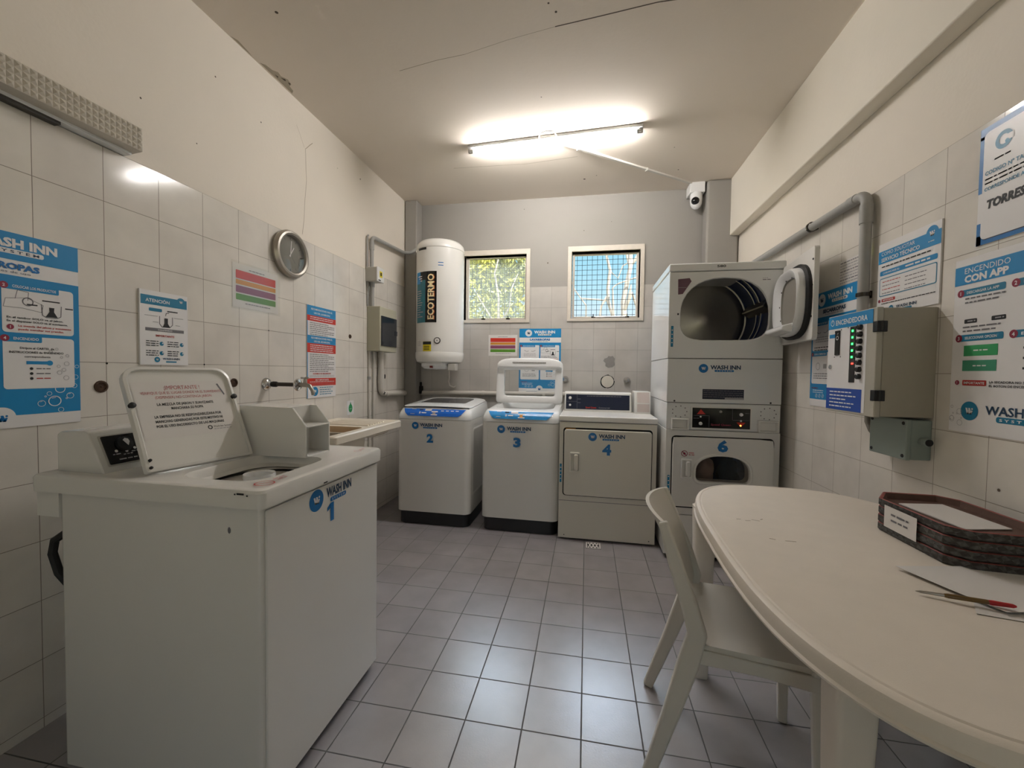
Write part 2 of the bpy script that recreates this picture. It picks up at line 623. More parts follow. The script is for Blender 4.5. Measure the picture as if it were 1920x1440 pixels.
# ---------------------------------------------------------------- the room
XL, XR, YB, ZC, YF = -1.78, 1.241, 3.926, 2.875, -1.9
TT = 2.034
T = .006

# floor
mb = MB(); mb.box((XL-.15, YF-.15, -.1), (XR+.15, YB+.15, 0), 'tile_floor')
structure(mb.build('floor', smooth=False))

# ceiling with the cracked slab joints
mb = MB(); mb.box((XL-.15, YF-.15, ZC), (XR+.15, YB+.15, ZC+.12), 'ceiling_paint')
cf = Fr((0, 0, ZC), (1,0,0), (0,-1,0))      # seen from below
def strip(fr, mb, pts, w, k):
    fr.path(mb, pts, w, k, .0008)
strip(cf, mb, [(-.18,-2.01),(.04,-1.985),(.28,-1.955),(.52,-1.955)], .006, 'crack')
strip(cf, mb, [(-1.05,-2.16),(-.82,-2.12),(-.66,-2.105)], .003, 'fine_crack')
strip(cf, mb, [(-.66,-2.105),(-.42,-2.05),(-.18,-2.01)], .002, 'fine_crack')
strip(cf, mb, [(-1.1,-3.25),(-.5,-3.27),(-.1,-3.22)], .003, 'fine_crack')
for u, v, r in ((-.17,-1.93,.006),(-.20,-1.88,.005),(-.30,-2.5,.004),(-.05,-3.6,.010),(.05,-3.55,.005),(.7,-3.55,.006),(-1.45,-1.72,.008),(.6,-3.2,.004)):
    cf.disc(mb, u, v, r, 'crack', .0008, 9)
cf.poly(mb, [(-1.775,-1.98),(-1.755,-2.0),(-1.748,-2.04),(-1.728,-2.06),(-1.735,-2.09),(-1.715,-2.12),(-1.725,-2.16),(-1.745,-2.17),(-1.752,-2.21),(-1.775,-2.23)], 'flake', .0006)
cf.poly(mb, [(-1.78,-1.80),(-1.765,-1.83),(-1.772,-1.90),(-1.78,-1.94)], 'flake', .0006)
for q in ([(-1.745,-2.10),(-1.728,-2.115),(-1.735,-2.13),(-1.742,-2.125)], [(-1.732,-2.14),(-1.722,-2.15),(-1.738,-2.165)], [(-1.76,-2.07),(-1.752,-2.09),(-1.763,-2.10)]):
    cf.poly(mb, q, 'crack', .0009)
cf.poly(mb, [(-1.72,-1.38),(-1.70,-1.42),(-1.74,-1.46),(-1.765,-1.42)], 'crack', .0009)
structure(mb.build('ceiling', smooth=False, recalc=False))

# side walls: paint above, proud tiles below
mb = MB()
mb.box((XL-.15, YF, 0), (XL-T, YB+.15, ZC), 'wall_paint')
mb.box((XL-T, YF, 0), (XL, YB-.001, TT), 'tile_left')
lf = Fr((XL-T, 0, 0), (0,1,0))
strip(lf, mb, [(2.36,2.62),(2.365,2.50),(2.37,2.42),(2.355,2.30),(2.345,2.16),(2.33,2.07)], .003, 'fine_crack')
strip(lf, mb, [(2.365,2.62),(2.40,2.66),(2.43,2.69)], .003, 'fine_crack')
strip(lf, mb, [(2.35,2.62),(2.31,2.68),(2.28,2.72)], .0015, 'fine_crack')
for u, v, r in ((1.72,2.62,.004),(2.0,2.57,.004),(1.38,2.3,.004),(3.0,2.72,.006),(2.7,2.66,.003),(1.62,2.25,.003)):
    lf.disc(mb, u, v, r, 'crack', .0008, 9)
lt = Fr((XL, 0, 0), (0,1,0))
for u, v in ((1.242,1.231),(1.641,1.234),(2.441,1.634),(2.041,1.434)):
    lt.disc(mb, u, v, .004, 'dark_gap', .0008, 9)
lt.disc(mb, 3.40, 1.16, .013, 'dark_gap', .0008, 12, .022)
structure(mb.build('wall_left', smooth=False, recalc=False))

mb = MB()
mb.box((XR+T, YF, 0), (XR+.15, YB+.15, ZC), 'wall_paint')
mb.box((XR, YF, 0), (XR+T, YB-.001, TT), 'tile_right')
rt = Fr((XR, 0, 0), (0,-1,0))
rt.disc(mb, -1.48, .88, .005, 'crack', .0008, 9)
structure(mb.build('wall_right', smooth=False, recalc=False))

# wall behind the camera, with an unseen opening added to let in fill daylight
mb = MB()
mb.box((XL-.15, YF-.15, 0), (-.35, YF, ZC), 'wall_paint'); mb.box((.40, YF-.15, 0), (XR+.15, YF, ZC), 'wall_paint'); mb.box((-.35, YF-.15, 2.15), (.40, YF, ZC), 'wall_paint')
structure(mb.build('wall_front', smooth=False))

# back wall with two window openings
W1 = (-1.212, -.588, 1.722, 2.352)
W2 = (-.158, .466, 1.730, 2.354)
mb = MB()
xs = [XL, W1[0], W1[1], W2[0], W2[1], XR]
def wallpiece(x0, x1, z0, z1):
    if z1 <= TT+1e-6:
        mb.box((x0, YB, z0), (x1, YB+.15, z1), 'tile_back_dimmed')
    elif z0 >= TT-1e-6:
        mb.box((x0, YB+T, z0), (x1, YB+.15, z1), 'wall_paint_dimmed')
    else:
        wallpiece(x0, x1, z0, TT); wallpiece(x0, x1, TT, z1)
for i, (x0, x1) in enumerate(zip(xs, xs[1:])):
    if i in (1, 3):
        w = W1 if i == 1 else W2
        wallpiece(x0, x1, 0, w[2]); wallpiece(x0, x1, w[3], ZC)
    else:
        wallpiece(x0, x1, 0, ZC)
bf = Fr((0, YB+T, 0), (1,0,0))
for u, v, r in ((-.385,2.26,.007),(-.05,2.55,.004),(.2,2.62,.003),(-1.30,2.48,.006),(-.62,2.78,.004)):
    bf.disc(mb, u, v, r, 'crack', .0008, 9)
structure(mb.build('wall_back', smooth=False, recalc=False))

# corner columns and beam
mb = MB(); mb.box((XL, 3.79, 0), (-1.655, YB, ZC), 'wall_paint_dimmed')
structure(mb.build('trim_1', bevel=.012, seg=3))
mb = MB(); mb.box((.985, 3.772, 0), (XR, YB, ZC), 'wall_paint_dimmed')
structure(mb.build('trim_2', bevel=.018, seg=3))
mb = MB(); mb.box((1.172, YF, 2.398), (XR+T, 3.80, ZC), 'beam_paint')
structure(mb.build('trim_3', bevel=.006))

# windows
def window(n, op, glass, handle):
    x0, x1, z0, z1 = op
    r = bpy.data.objects.new('window_%d' % n, None); COL.objects.link(r)
    r.location = (0, 0, 0)
    structure(r)
    mb = MB()
    e = .036
    lo = [(x0-e,z0-.028),(x1+e,z0-.028),(x1+e,z1+e+.012),(x0-e,z1+e+.012)]
    li = [(x0,z0),(x1,z0),(x1,z1),(x0,z1)]
    mb.loft([[(a,YB-.004,b) for a,b in lo], [(a,YB-.012,b) for a,b in lo], [(a,YB-.012,b) for a,b in li], [(a,YB+.15,b) for a,b in li]], 'frame_paint', False, False)
    mb.build('casing', r, bevel=.002, recalc=False)
    mb = MB()
    gx0, gx1, gz0, gz1 = glass
    so = [(x0+.008,z0+.006),(x1-.008,z0+.006),(x1-.008,z1-.012),(x0+.008,z1-.012)]
    si = [(gx0,gz0),(gx1,gz0),(gx1,gz1),(gx0,gz1)]
    mb.loft([[(a,YB+.075,b) for a,b in so], [(a,YB+.04,b) for a,b in so], [(a,YB+.04,b) for a,b in si], [(a,YB+.075,b) for a,b in si], [(a,YB+.075,b) for a,b in so]], 'frame_paint', False, False)
    mb.build('sash', r, bevel=.003)
    mb = MB(); mb.poly([(gx0,YB+.06,gz0),(gx1,YB+.06,gz0),(gx1,YB+.06,gz1),(gx0,YB+.06,gz1)], 'dusty_pane' if n == 1 else 'pane')
    mb.build('glass_pane', r, smooth=False)
    mb = MB()
    for hx in handle:
        mb.box((hx-.018,YB+.02,gz0-.014),(hx+.018,YB+.042,gz0-.002),'dark_chrome')
        mb.tube([(hx,YB+.03,gz0-.01),(hx,YB+.022,gz0+.02)],.004,'dark_chrome',8)
    if len(handle) == 2 and n == 2:
        mb.tube([(handle[0],YB+.025,gz0-.008),(handle[1],YB+.025,gz0-.008)],.006,'steel',8)
    mb.build('latch', r)
window(1, W1, (-1.175,-.608,1.745,2.338), (-1.02,-.77))
window(2, W2, (-.130,.438,1.752,2.330), (.05,.36))

# welded mesh screen in each reveal
def screen(w, r):
    mb = MB()
    x0, x1, z0, z1 = w[0], w[1], w[2], w[3]
    y = YB+.125
    n = round((x1-x0)/.049)
    for i in range(1, n):
        x = x0+(x1-x0)*i/n
        mb.tube([(x,y,z0),(x,y,z1)], .0022, 'mesh_wire', 6)
    n = round((z1-z0)/.049)
    for i in range(1, n):
        z = z0+(z1-z0)*i/n
        mb.tube([(x0,y+.003,z),(x1,y+.003,z)], .0022, 'mesh_wire', 6)
    mb.build('wire_screen', r)
screen(W1, bpy.data.objects['window_1'])
screen(W2, bpy.data.objects['window_2'])

# ---------------------------------------------------------------- outdoors
mb = MB(); mb.box((-30, -40, -.2), (30, 60, -.101), 'ground')
structure(mb.build('ground', smooth=False))
mb = MB(); mb.box((-9, 11.0, 0), (9, 11.2, 1.9), 'garden')
structure(mb.build('wall_garden', smooth=False))

def foliage(name, label, boxes, n, seed, stem):
    r = thing(name, label, 'shrub', (stem[0], stem[1], 0))
    rnd = random.Random(seed)
    mb = MB()
    for i in range(n):
        b = rnd.choice(boxes)
        while True:
            a = [rnd.uniform(-1, 1) for _ in range(3)]
            if a[0]**2+a[1]**2+a[2]**2 < 1: break
        c = Vector((b[0]+a[0]*b[3], b[1]+a[1]*b[4], max(.1, b[2]+a[2]*b[5])))
        d = Vector((rnd.uniform(-1,1), rnd.uniform(-1,1), rnd.uniform(-.6,1))).normalized()
        e = d.orthogonal().normalized()
        e = (Matrix.Rotation(rnd.uniform(0, 2*PI), 3, d) @ e)
        g = d.cross(e)
        s = rnd.uniform(.022, .048)
        mb.add([c-e*s*1.6, c+g*s*.6+d*s*.15, c+e*s*1.6, c-g*s*.6+d*s*.15], [[0,1,2],[0,2,3]], 'leaf')
    mb.build('foliage', r, smooth=False, recalc=False)
    mb = MB()
    x, y = stem[:2]
    mb.tube([(x,y,0),(x+.05,y,1),(x-.03,y,2),(x+.02,y-.25,2.45),(x-.04,y-.3,2.85),(x+.02,y-.2,3.2)], [.06,.045,.03,.018,.014,.010], 'bark', 10)
    mb.tube([(x-.03,y,2),(x+.2,y-.2,2.3),(x+.24,y-.25,2.6),(x+.3,y,2.9)], [.02,.012,.010,.006], 'bark', 8)
    mb.tube([(x,y,1.9),(x-.3,y-.15,2.4),(x-.5,y,2.7)], [.02,.010,.006], 'bark', 8)
    mb.build('stem', r)
    return r
foliage('shrub', 'tall sunlit yellow-green shrub seen through the left window', [(-1.75,7.2,2.2,.75,.35,1.1),(-1.25,7.3,2.5,.62,.35,.85),(-1.5,7.25,3.1,.6,.3,.6),(-2.2,7.4,2.8,.7,.4,.9),(-1.9,7.2,1.2,.9,.4,.9)], 8500, 3, (-1.5, 7.0))
foliage('shrub', 'low sunlit shrub along the garden wall beyond the right window', [(1.6,9.6,1.0,1.2,.4,.9),(3.0,9.7,1.0,1.2,.4,1.0)], 1500, 9, (2.2, 9.6))

t = thing('tree', 'bare pale-barked tree with forked branches seen through the right window', 'tree', (.45, 7.0, 0))
mb = MB()
TY = 7.0
mb.tube([(.52,TY,0),(.55,TY,1),(.60,TY,2.0),(.57,TY,2.4),(.62,TY,2.67),(.68,TY,3.0),(.67,TY+.1,3.5),(.72,TY+.1,4.2)], [.12,.09,.058,.042,.038,.034,.024,.01], 'bark', 12)
mb.build('trunk', t)
for pts, rad in (
    ([(.56,TY,1.1),(.46,TY-.05,1.7),(.40,TY,2.19),(.33,TY,2.40),(.32,TY,2.62),(.35,TY,2.92),(.29,TY,3.14),(.25,TY,3.7)], [.06,.045,.028,.028,.028,.024,.02,.01]),
    ([(.68,TY,3.0),(.76,TY,3.09),(.95,TY,3.5)], [.03,.025,.01]),
    ([(.67,TY,2.95),(.62,TY,3.12),(.55,TY,3.5)], [.025,.02,.008]),
    ([(.55,TY,1.8),(.42,TY-.1,2.1),(.39,TY-.1,2.6),(.44,TY-.1,2.65),(.5,TY-.1,2.68),(.75,TY-.1,2.76),(1.0,TY,2.85)], [.022,.016,.012,.011,.010,.009,.005]),
    ([(-.32,TY,2.85),(-.22,TY,2.60),(-.11,TY,2.45),(-.03,TY,2.34),(-.03,TY,2.1),(.3,TY,1.3),(.54,TY,.8)], [.006,.009,.010,.011,.015,.024,.04]),
    ([(-.11,TY,2.46),(.1,TY,2.44),(.29,TY,2.42),(.33,TY,2.40)], [.01,.012,.012,.012]),
    ([(.35,TY,1.95),(.2,TY,2.18),(.22,TY,2.33),(.32,TY,2.51)], [.02,.02,.018,.016]),
    ([(.62,TY,2.3),(.72,TY+.1,2.55),(.80,TY+.1,2.3)], [.02,.025,.02]),
    ([(.35,TY,2.9),(.48,TY,2.78),(.55,TY,2.98),(.62,TY,3.02)], [.008,.01,.01,.01]),
    ([(.57,TY,2.2),(.66,TY-.1,2.45),(.68,TY-.1,2.65)], [.03,.03,.01]),
):
    mb = MB(); mb.tube(pts, rad, 'bark', 8); mb.build('branch', t)
# ---------------------------------------------------------------- ceiling light, trunking, camera, wall lamp
t = thing('fluorescent_light', 'lit fluorescent batten with one bare tube under the ceiling', 'light', (-.275, 2.93, ZC))
def LP(s, z, off=0):    # along the fitting; s in 0..1
    return Vector((-.890+1.229*s, 2.966-.077*s+off, z))
mb = MB()
mb.loft([[LP(s, 2.856, -.026), LP(s, 2.856, .026), LP(s, 2.873, .032), LP(s, 2.873, -.032)] for s in (0, 1)], 'white_plastic')
mb.build('batten', t, bevel=.004)
mb = MB(); mb.tube([LP(.03, 2.841), LP(.97, 2.841)], .0135, 'tube_glow', 16)
mb.build('tube', t)
for a, b in ((.0, .032), (.968, 1.0)):
    mb = MB(); mb.tube([LP(a, 2.841), LP(b, 2.841)], .0142, 'pipe_grey', 16)
    mb.box(LP((a+b)/2, 2.834)-Vector((.010,.012,.006)), LP((a+b)/2, 2.857)+Vector((.010,.012,0)), 'white_plastic')
    mb.build('lamp_holder', t, bevel=.002)
mb = MB(); mb.tube([LP(.43, 2.864, -.03), LP(.44, 2.869, -.07), LP(.48, 2.869, -.09), LP(.52, 2.869, -.07), LP(.53, 2.864, -.03)], .004, 'trunk_white', 8)
mb.build('cable', t)

mb = MB()
a, b = Vector((-.22, 3.0, ZC)), Vector((.86, 3.80, ZC))
d = (b-a).normalized(); sd = Vector((-d.y, d.x, 0))
mb.loft([[p+sd*.011, p-sd*.011, p-sd*.011-Vector((0,0,.014)), p+sd*.011-Vector((0,0,.014))] for p in (a, b)], 'trunk_white')
for q in (.12, .62):
    p = a+(b-a)*q
    mb.loft([[p+d*e+sd*.014, p+d*e-sd*.014, p+d*e-sd*.014-Vector((0,0,.018)), p+d*e+sd*.014-Vector((0,0,.018))] for e in (-.008, .008)], 'trunk_white')
tag(mb.build('cable_trunking', bevel=.002), 'white cable trunking across the ceiling from lamp to camera', 'trunking')

t = thing('security_camera', 'white dome security camera high on the back wall beside the column', 'camera', (.905, 3.85, 2.81))
mb = MB(); mb.box((.848, 3.79, 2.785), (.972, YB+T, ZC), 'white_plastic'); mb.build('mounting_box', t, bevel=.006)
mb = MB(); mb.lathe([(.034,.055),(.046,.045),(.05,.02),(.05,-.02),(.047,-.05),(.036,-.075),(.018,-.09),(0,-.094)], (.908, 3.83, 2.745), 'z', 'white_plastic', cap0=True)
mb.build('camera_body', t)
mb = MB(); mb.lathe([(.0,.060),(.018,.057),(.028,.049),(.033,.034)], (.904, 3.824, 2.716), (-.35,-1,-.12), 'black_gloss')
mb.build('lens', t)

t = thing('wall_light', 'unlit strip lamp with clear prismatic cover on the left wall', 'light', (XL, .75, 2.08))
mb = MB(); mb.box((XL-T, .1, 2.036), (XL+.035, 1.315, 2.128), 'white_plastic'); mb.build('lamp_base', t, bevel=.003)
mb = MB()
y0, y1, z0, z1, x = .1, 1.322, 2.05, 2.136, XL+.075
ny, nz = 68, 4
dy, dz = (y1-y0)/ny, (z1-z0)/nz
for i in range(ny):
    for j in range(nz):
        a, b, c_, e = y0+i*dy, y0+(i+1)*dy, z0+j*dz, z0+(j+1)*dz
        mb.add([(x,a,c_),(x,b,c_),(x,b,e),(x,a,e),(x+.006,(a+b)/2,(c_+e)/2)], [[0,1,4],[1,2,4],[2,3,4],[3,0,4]], 'prismatic')
mb.add([(x,y0,z0),(x,y1,z0),(x,y1,z1),(x,y0,z1),(XL+.02,y0,z0-.006),(XL+.02,y1,z0-.006),(XL+.02,y1,z1+.004),(XL+.02,y0,z1+.004)], [[0,1,5,4],[1,2,6,5],[2,3,7,6],[3,0,4,7]], 'prismatic')
mb.build('diffuser', t, smooth=False, recalc=False)
mb = MB(); mb.box((XL+.002, .4, 2.026), (XL+.03, 1.1, 2.036), 'lamp_dark'); mb.build('ballast_tray', t)

# ---------------------------------------------------------------- clock
t = thing('wall_clock', 'round wall clock with a wide silver rim on the left wall', 'clock', (XL, 2.20, 1.906))
cc = (XL, 2.20, 1.906)
mb = MB(); mb.lathe([(.108,.002),(.138,.006),(.141,.022),(.132,.038),(.122,.042),(.112,.036),(.109,.024)], cc, 'x', 'brushed_steel', 48); mb.build('rim', t)
fr = Fr((XL+.012, 2.20, 1.906), (0,1,0))
mb = MB(); fr.disc(mb, 0, 0, .112, 'clock_face', 0, 48); mb.build('dial', t)
mb = MB()
for i in range(12):
    a = PI/6*i
    c_, s_ = math.sin(a), math.cos(a)
    fr.line(mb, c_*.085, s_*.085, c_*.10, s_*.10, .006 if i % 3 == 0 else .003, 'ink', .001)
mb.build('hour_marks', t, smooth=False, recalc=False)
for nm, a, l, w, k in (('minute_hand', 6, .082, .005, 'paper_white'), ('hour_hand', 32, .055, .006, 'paper_white'), ('second_hand', 140, .06, .0018, 'ink')):
    mb = MB(); a = math.radians(a)
    fr.line(mb, -math.sin(a)*.015, -math.cos(a)*.015, math.sin(a)*l, math.cos(a)*l, w, k, .003)
    mb.build(nm, t)
mb = MB()
prof = [(.111,.0)]
mb.lathe([(0,.036),(.05,.0355),(.085,.034),(.111,.030)], cc, 'x', 'clear_glass', 48); mb.build('glass_cover', t)

# ---------------------------------------------------------------- signs
class Sign:
    """a board on a wall; u to the right from its left edge, v up from its bottom edge"""
    def __init__(s, name, label, cat, O, U, w, h, th, k='sign_white', r=0, group=None):
        s.t = thing(name, label, cat, tuple(Vector(O)+Vector(U)*w/2), group)
        s.fr = Fr(Vector(O), U)
        s.w, s.h = w, h
        mb = MB(); s.fr.slab(mb, 0, 0, w, h, th, k, r)
        mb.build('board', s.t, bevel=.0008 if th > .003 else 0)
        s.f = Fr(s.fr.p(0, 0, th), U)
        s.parts = {}
    def __getitem__(s, k):
        if k not in s.parts: s.parts[k] = MB()
        return s.parts[k]
    def done(s):
        for k, mb in s.parts.items():
            if mb.v: mb.build(k, s.t, smooth=False, recalc=False)
        return s.t

def machine_logo(fr, parent, u, v, r, tw, with_no=None, un=0, nv=0, nh=.068):
    """blue disc with mark, two lines of lettering; optional big number under it"""
    mb = MB()
    fr.disc(mb, u, v, r, 'blue_deep', .0006, 32)
    fr.wmark(mb, u, v, r*.8, 'sign_white')
    x0 = u+r*1.45
    fr.text(mb, 'WASH INN', x0, v+r*.28, r*.88, 'navy_text', w=tw, al='l', bold=3)
    pu = x0+tw*.46
    fr.rrect(mb, pu-tw*.32, v-r*.75, pu+tw*.32, v-r*.33, r*.2, 'blue_deep', .0007)
    fr.text(mb, 'S Y S T E M', pu, v-r*.54, r*.24, 'sign_white', w=tw*.5, bold=False)
    mb.build('logo_sticker', parent, smooth=False, recalc=False)
    if with_no:
        mb = MB()
        if with_no == '1':
            fr.poly(mb, [(un+a*nh, nv+b*nh) for a, b in ((-.06,-.5),(.24,-.5),(.24,.5),(-.04,.5),(-.34,.30),(-.34,.10),(-.06,.24))], 'blue_deep', .0012)
        else:
            fr.text(mb, with_no, un, nv, nh, 'blue_deep', w=nh*.86, bold=2)
        mb.build('number_sticker', parent, smooth=False, recalc=False)

def instruction_poster(O, U, title, heads, label, seed):
    w, h = .402, .612
    s = Sign('instruction_poster', label, 'poster', O, U, w, h, .004, group='blue instruction posters for the machines')
    f = s.f
    P = lambda x, y: (x*w, h-y*h)          # fractions from the top left
    def R(part, x0, y0, x1, y1, k, d=.0006, r=0):
        (a, b), (c, e) = P(x0, y1), P(x1, y0)
        (f.rrect(s[part], a, b, c, e, r, k, d) if r else f.rect(s[part], a, b, c, e, k, d))
    R('header', 0, 0, 1, .138, 'blue')
    R('blue_field', 0, .217, 1, .936, 'blue')
    u, v = P(.225, .069)
    f.disc(s['logo'], u, v, .033, 'sign_white', .0012, 32)
    f.wmark(s['logo'], u, v, .026, 'navy_text', .0018)
    u, v = P(.355, .052); f.text(s['lettering'], 'WASH INN', u, v, .026, 'sign_white', w=.202, al='l', d=.0014, bold=2)
    R('header', .45, .083, .77, .108, 'sign_white', .0012, .006)
    u, v = P(.61, .0955); f.text(s['lettering'], 'S Y S T E M', u, v, .0085, 'navy_text', w=.105, d=.0018)
    u, v = P(.5, .170); f.text(s['lettering'], title, u, v, .0185, 'blue_deep' if title[0] == 'L' else 'navy_text', w=.195, d=.0014, bold=2)
    u, v = P(.5, .199); f.text(s['lettering'], 'Instrucciones de uso', u, v, .0075, 'navy_text', w=.15, d=.0014, bold=False)
    cells = [(.035,.485,.258,.508),(.515,.96,.258,.508),(.035,.485,.526,.80),(.515,.96,.526,.80)]
    for i, (x0, x1, y0, y1) in enumerate(cells):
        R('panels', x0, y0, x1, y1, 'sign_white', .0012, .010)
        R('panels', x0-.002, y0-.004, x0+(x1-x0)*(.78 if i < 3 else .52), y0+.030, 'blue', .0016, .004)
        u, v = P(x0+.012, y0+.012); f.disc(s['numbers'], u, v, .0105, 'maroon', .0020, 20)
        f.text(s['numbers'], str(i+1), u, v, .009, 'sign_white', d=.0024)
        u, v = P(x0+.06, y0+.012); f.text(s['lettering'], heads[i], u, v, .0085, 'sign_white', al='l', d=.0022, w=min((x1-x0)*w*(.60 if i < 3 else .34), len(heads[i])*.0078))
        mbd = s['diagrams']
        cx = (x0+x1)/2
        if i == 1:
            # washer drawing and cup in a tub
            u, v = P(x0+.12, y0+.085)
            f.path(mbd, [(u-.045,v-.022),(u-.04,v+.004),(u+.01,v+.012),(u+.05,v-.006),(u+.045,v-.03),(u+.0,v-.022),(u-.045,v-.022)], .0012, 'grey_ink', .0016)
            f.path(mbd, [(u-.018,v+.006),(u-.012,v+.034),(u+.014,v+.03),(u+.012,v+.004)], .0016, 'grey_ink', .0016)
            f.ring(mbd, u+.012, v, .014, .003, 'grey_ink', .0016)
            u, v = P(cx+.075, y0+.125)
            f.path(mbd, [(u-.026,v+.022),(u-.024,v-.014),(u-.014,v-.02),(u+.014,v-.02),(u+.024,v-.014),(u+.026,v+.022)], .0022, 'grey_ink', .0016)
            f.poly(mbd, [(u-.016,v-.018),(u+.016,v-.018),(u+.006,v),(u+.007,v+.014),(u-.007,v+.014),(u-.006,v)], 'ink', .0018)
            f.rect(mbd, u-.024, v+.032, u+.022, v+.036, 'ink', .0016)
            f.rect(mbd, u-.062, v+.014, u-.036, v+.018, 'ink', .0016)
            f.rect(mbd, u+.036, v+.014, u+.058, v+.018, 'ink', .0016)
            for q, (t_, k) in enumerate((('En el tambor SOLO va el jabon.', 'ink'), ('En el dispenser SOLO va el suavizante.', 'ink'))):
                u, v = P(x0+.025, y0+.172+.018*q); f.text(s['lettering'], t_, u, v, .0062, k, al='l', d=.0018, w=.140+.012*q)
            u, v = P(x0+.045, y0+.222); f.disc(s['numbers'], u, v, .0085, 'maroon', .0016, 18); f.text(s['numbers'], '!', u, v, .009, 'sign_white', d=.002)
            for q in range(2):
                u, v = P(x0+.09, y0+.213+.018*q); f.text(s['lettering'], ('La mezcla del jabon y suavizante', 'puede manchar sus prendas.')[q], u, v, .0060, 'red_ink', al='l', d=.0018, w=(.135, .115)[q])
        elif i == 3:
            for q, (t_, k, ww) in enumerate((('Dirijase al CARTEL de', 'ink', .085), ('INSTRUCCIONES de ENCENDIDO', 'ink', .135), ('correspondiente', 'grey_ink', .065))):
                u, v = P(cx-.02, y0+.060+.022*q); f.text(s['lettering'], t_, u, v, .0066, k, d=.0018, w=ww)
            R('diagrams', cx-.09, y0+.128, cx+.07, y0+.145, 'blue', .0018)
            u, v = P(cx+.055, y0+.137); f.disc(mbd, u, v, .0085, 'blue', .0020, 18)
            for q in range(3):
                u, v = P(cx-.06, y0+.168+.026*q)
                f.disc(mbd, u, v, .0045, 'ink', .0018, 14)
                f.fine(mbd, u+.012, u+.048, v, .004, 'red_ink' if q > 1 else 'grey_ink', seed+q, .0018)
        elif i == 0:
            u, v = P(cx, y0+.10)
            f.path(mbd, [(u-.055,v+.012),(u-.03,v),(u-.012,v+.006)], .003, 'grey_ink', .0016)
            f.path(mbd, [(u+.012,v+.004),(u+.03,v),(u+.055,v+.012)], .003, 'grey_ink', .0016)
            for q in range(3): f.fine(mbd, u-.06, u+.06, v-.02-.012*q, .005, 'light_ink', seed+q, .0016)
            f.fine(mbd, u-.07, u+.07, v-.075, .006, 'ink', seed+8, .0016)
            f.fine(mbd, u-.07, u+.05, v-.088, .006, 'ink', seed+9, .0016)
        else:
            u, v = P(cx, y0+.12)
            f.ring(mbd, u-.03, v, .02, .003, 'light_ink', .0016)
            f.rect(mbd, u+.02, v-.012, u+.05, v+.012, 'light_ink', .0016)
            for q in range(3): f.fine(mbd, u-.07, u+.06, v-.04-.012*q, .005, 'grey_ink', seed+20+q, .0016)
    if seed < 3:
        for x, y, r in ((.82,.872,.0175),(.857,.805,.014),(.925,.845,.0105),(.735,.882,.0105),(.785,.83,.007),(.86,.922,.008),(.975,.68,.006),(.955,.79,.008),(.965,.74,.008),(.90,.745,.008),(.905,.665,.0075),(.855,.715,.007),(.885,.70,.006),(.85,.68,.005),(.91,.62,.005),(.87,.63,.004),(.90,.86,.003),(.76,.845,.003),(.95,.715,.003),(.80,.60,.005),(.84,.585,.004)):
            u, v = P(x, y)
            k = 'sign_white' if y > .80 or x > .945 else 'light_ink'
            f.ring(s['bubbles'], u, v, r, max(.0013, r*.14), k, .0024, 20)
            if r > .009: f.line(s['bubbles'], u-r*.45, v+r*.55, u+r*.15, v+r*.68, .0016, k, .0024)
    # foot of the poster
    u, v = P(.05, .838); f.fine(s['lettering'], u, u+.06, v, .006, 'maroon', seed, .0014)
    for q in range(2):
        u, v = P(.08, .858+.018*q); f.fine(s['lettering'], u, u+.10, v, .005, 'sign_white', seed+q, .0014)
    for q in range(3):
        u, v = P(.17+.075*q, .905); f.ring(s['diagrams'], u, v, .010, .002, 'sign_white', .0014)
        f.line(s['diagrams'], u-.006, v-.006, u+.006, v+.006, .002, 'sign_white', .0014)
    u, v = P(.5, .945)
    f.disc(s['logo'], u, v, .033, 'sign_white', .0014, 32)
    f.wmark(s['logo'], u, v-.002, .024, 'blue_deep', .002)
    return s.done()

LU, RU, BU = (0,1,0), (0,-1,0), (1,0,0)
HL = ['SELECCIONAR CICLO', 'COLOCAR LOS PRODUCTOS', 'CERRAR LA TAPA', 'ENCENDIDO']
instruction_poster((XL, .754, 1.022), LU, 'LAVARROPAS', HL, 'large blue instruction poster on the left wall above the nearest washer', 1)
instruction_poster((-.648, YB, 1.022), BU, 'LAVARROPAS', HL, 'blue instruction poster on the back wall behind the open washer lid', 2)
instruction_poster((XR, 2.560, 1.054), RU, 'SECARROPAS', ['LIMPIAR EL FILTRO', 'COLOCAR LA ROPA', 'ELEGIR LA TEMPERATURA', 'ENCENDIDO'], 'blue instruction poster on the right wall partly hidden by the switch cabinet', 3)

# small warning board
s = Sign('warning_sign', 'small white warning board with blue header beside the large left poster', 'sign', (XL, 1.354, 1.229), LU, .201, .306, .008)
f = s.f
f.rect(s['header'], .004, .248, .197, .286, 'teal')
f.disc(s['header'], .170, .276, .019, 'teal', .0008, 24)
f.text(s['lettering'], 'ATENCIÓN', .022, .266, .0135, 'sign_white', w=.098, al='l')
f.wmark(s['logo'], .170, .276, .0125, 'sign_white', .0016)
f.rrect(s['diagrams'], .035, .222, .088, .235, .004, 'teal')
f.path(s['diagrams'], [(.078,.205),(.078,.172),(.088,.160),(.120,.160),(.132,.172),(.132,.205)], .003, 'grey_ink')
f.poly(s['diagrams'], [(.090,.160),(.122,.160),(.112,.176),(.112,.198),(.098,.198),(.098,.176)], 'ink', .0010)
f.rect(s['diagrams'], .020, .140, .182, .153, 'grey_ink', .0008)
f.rect(s['diagrams'], .110, .226, .155, .231, 'ink')
f.path(s['diagrams'], [(.118,.222),(.105,.219),(.103,.208)], .0025, 'ink')
for u0, u1, v in ((.018,.07,.203),(.138,.18,.203),(.05,.072,.178),(.145,.165,.172)):
    f.line(s['diagrams'], u0, v, u1, v, .0016, 'grey_ink')
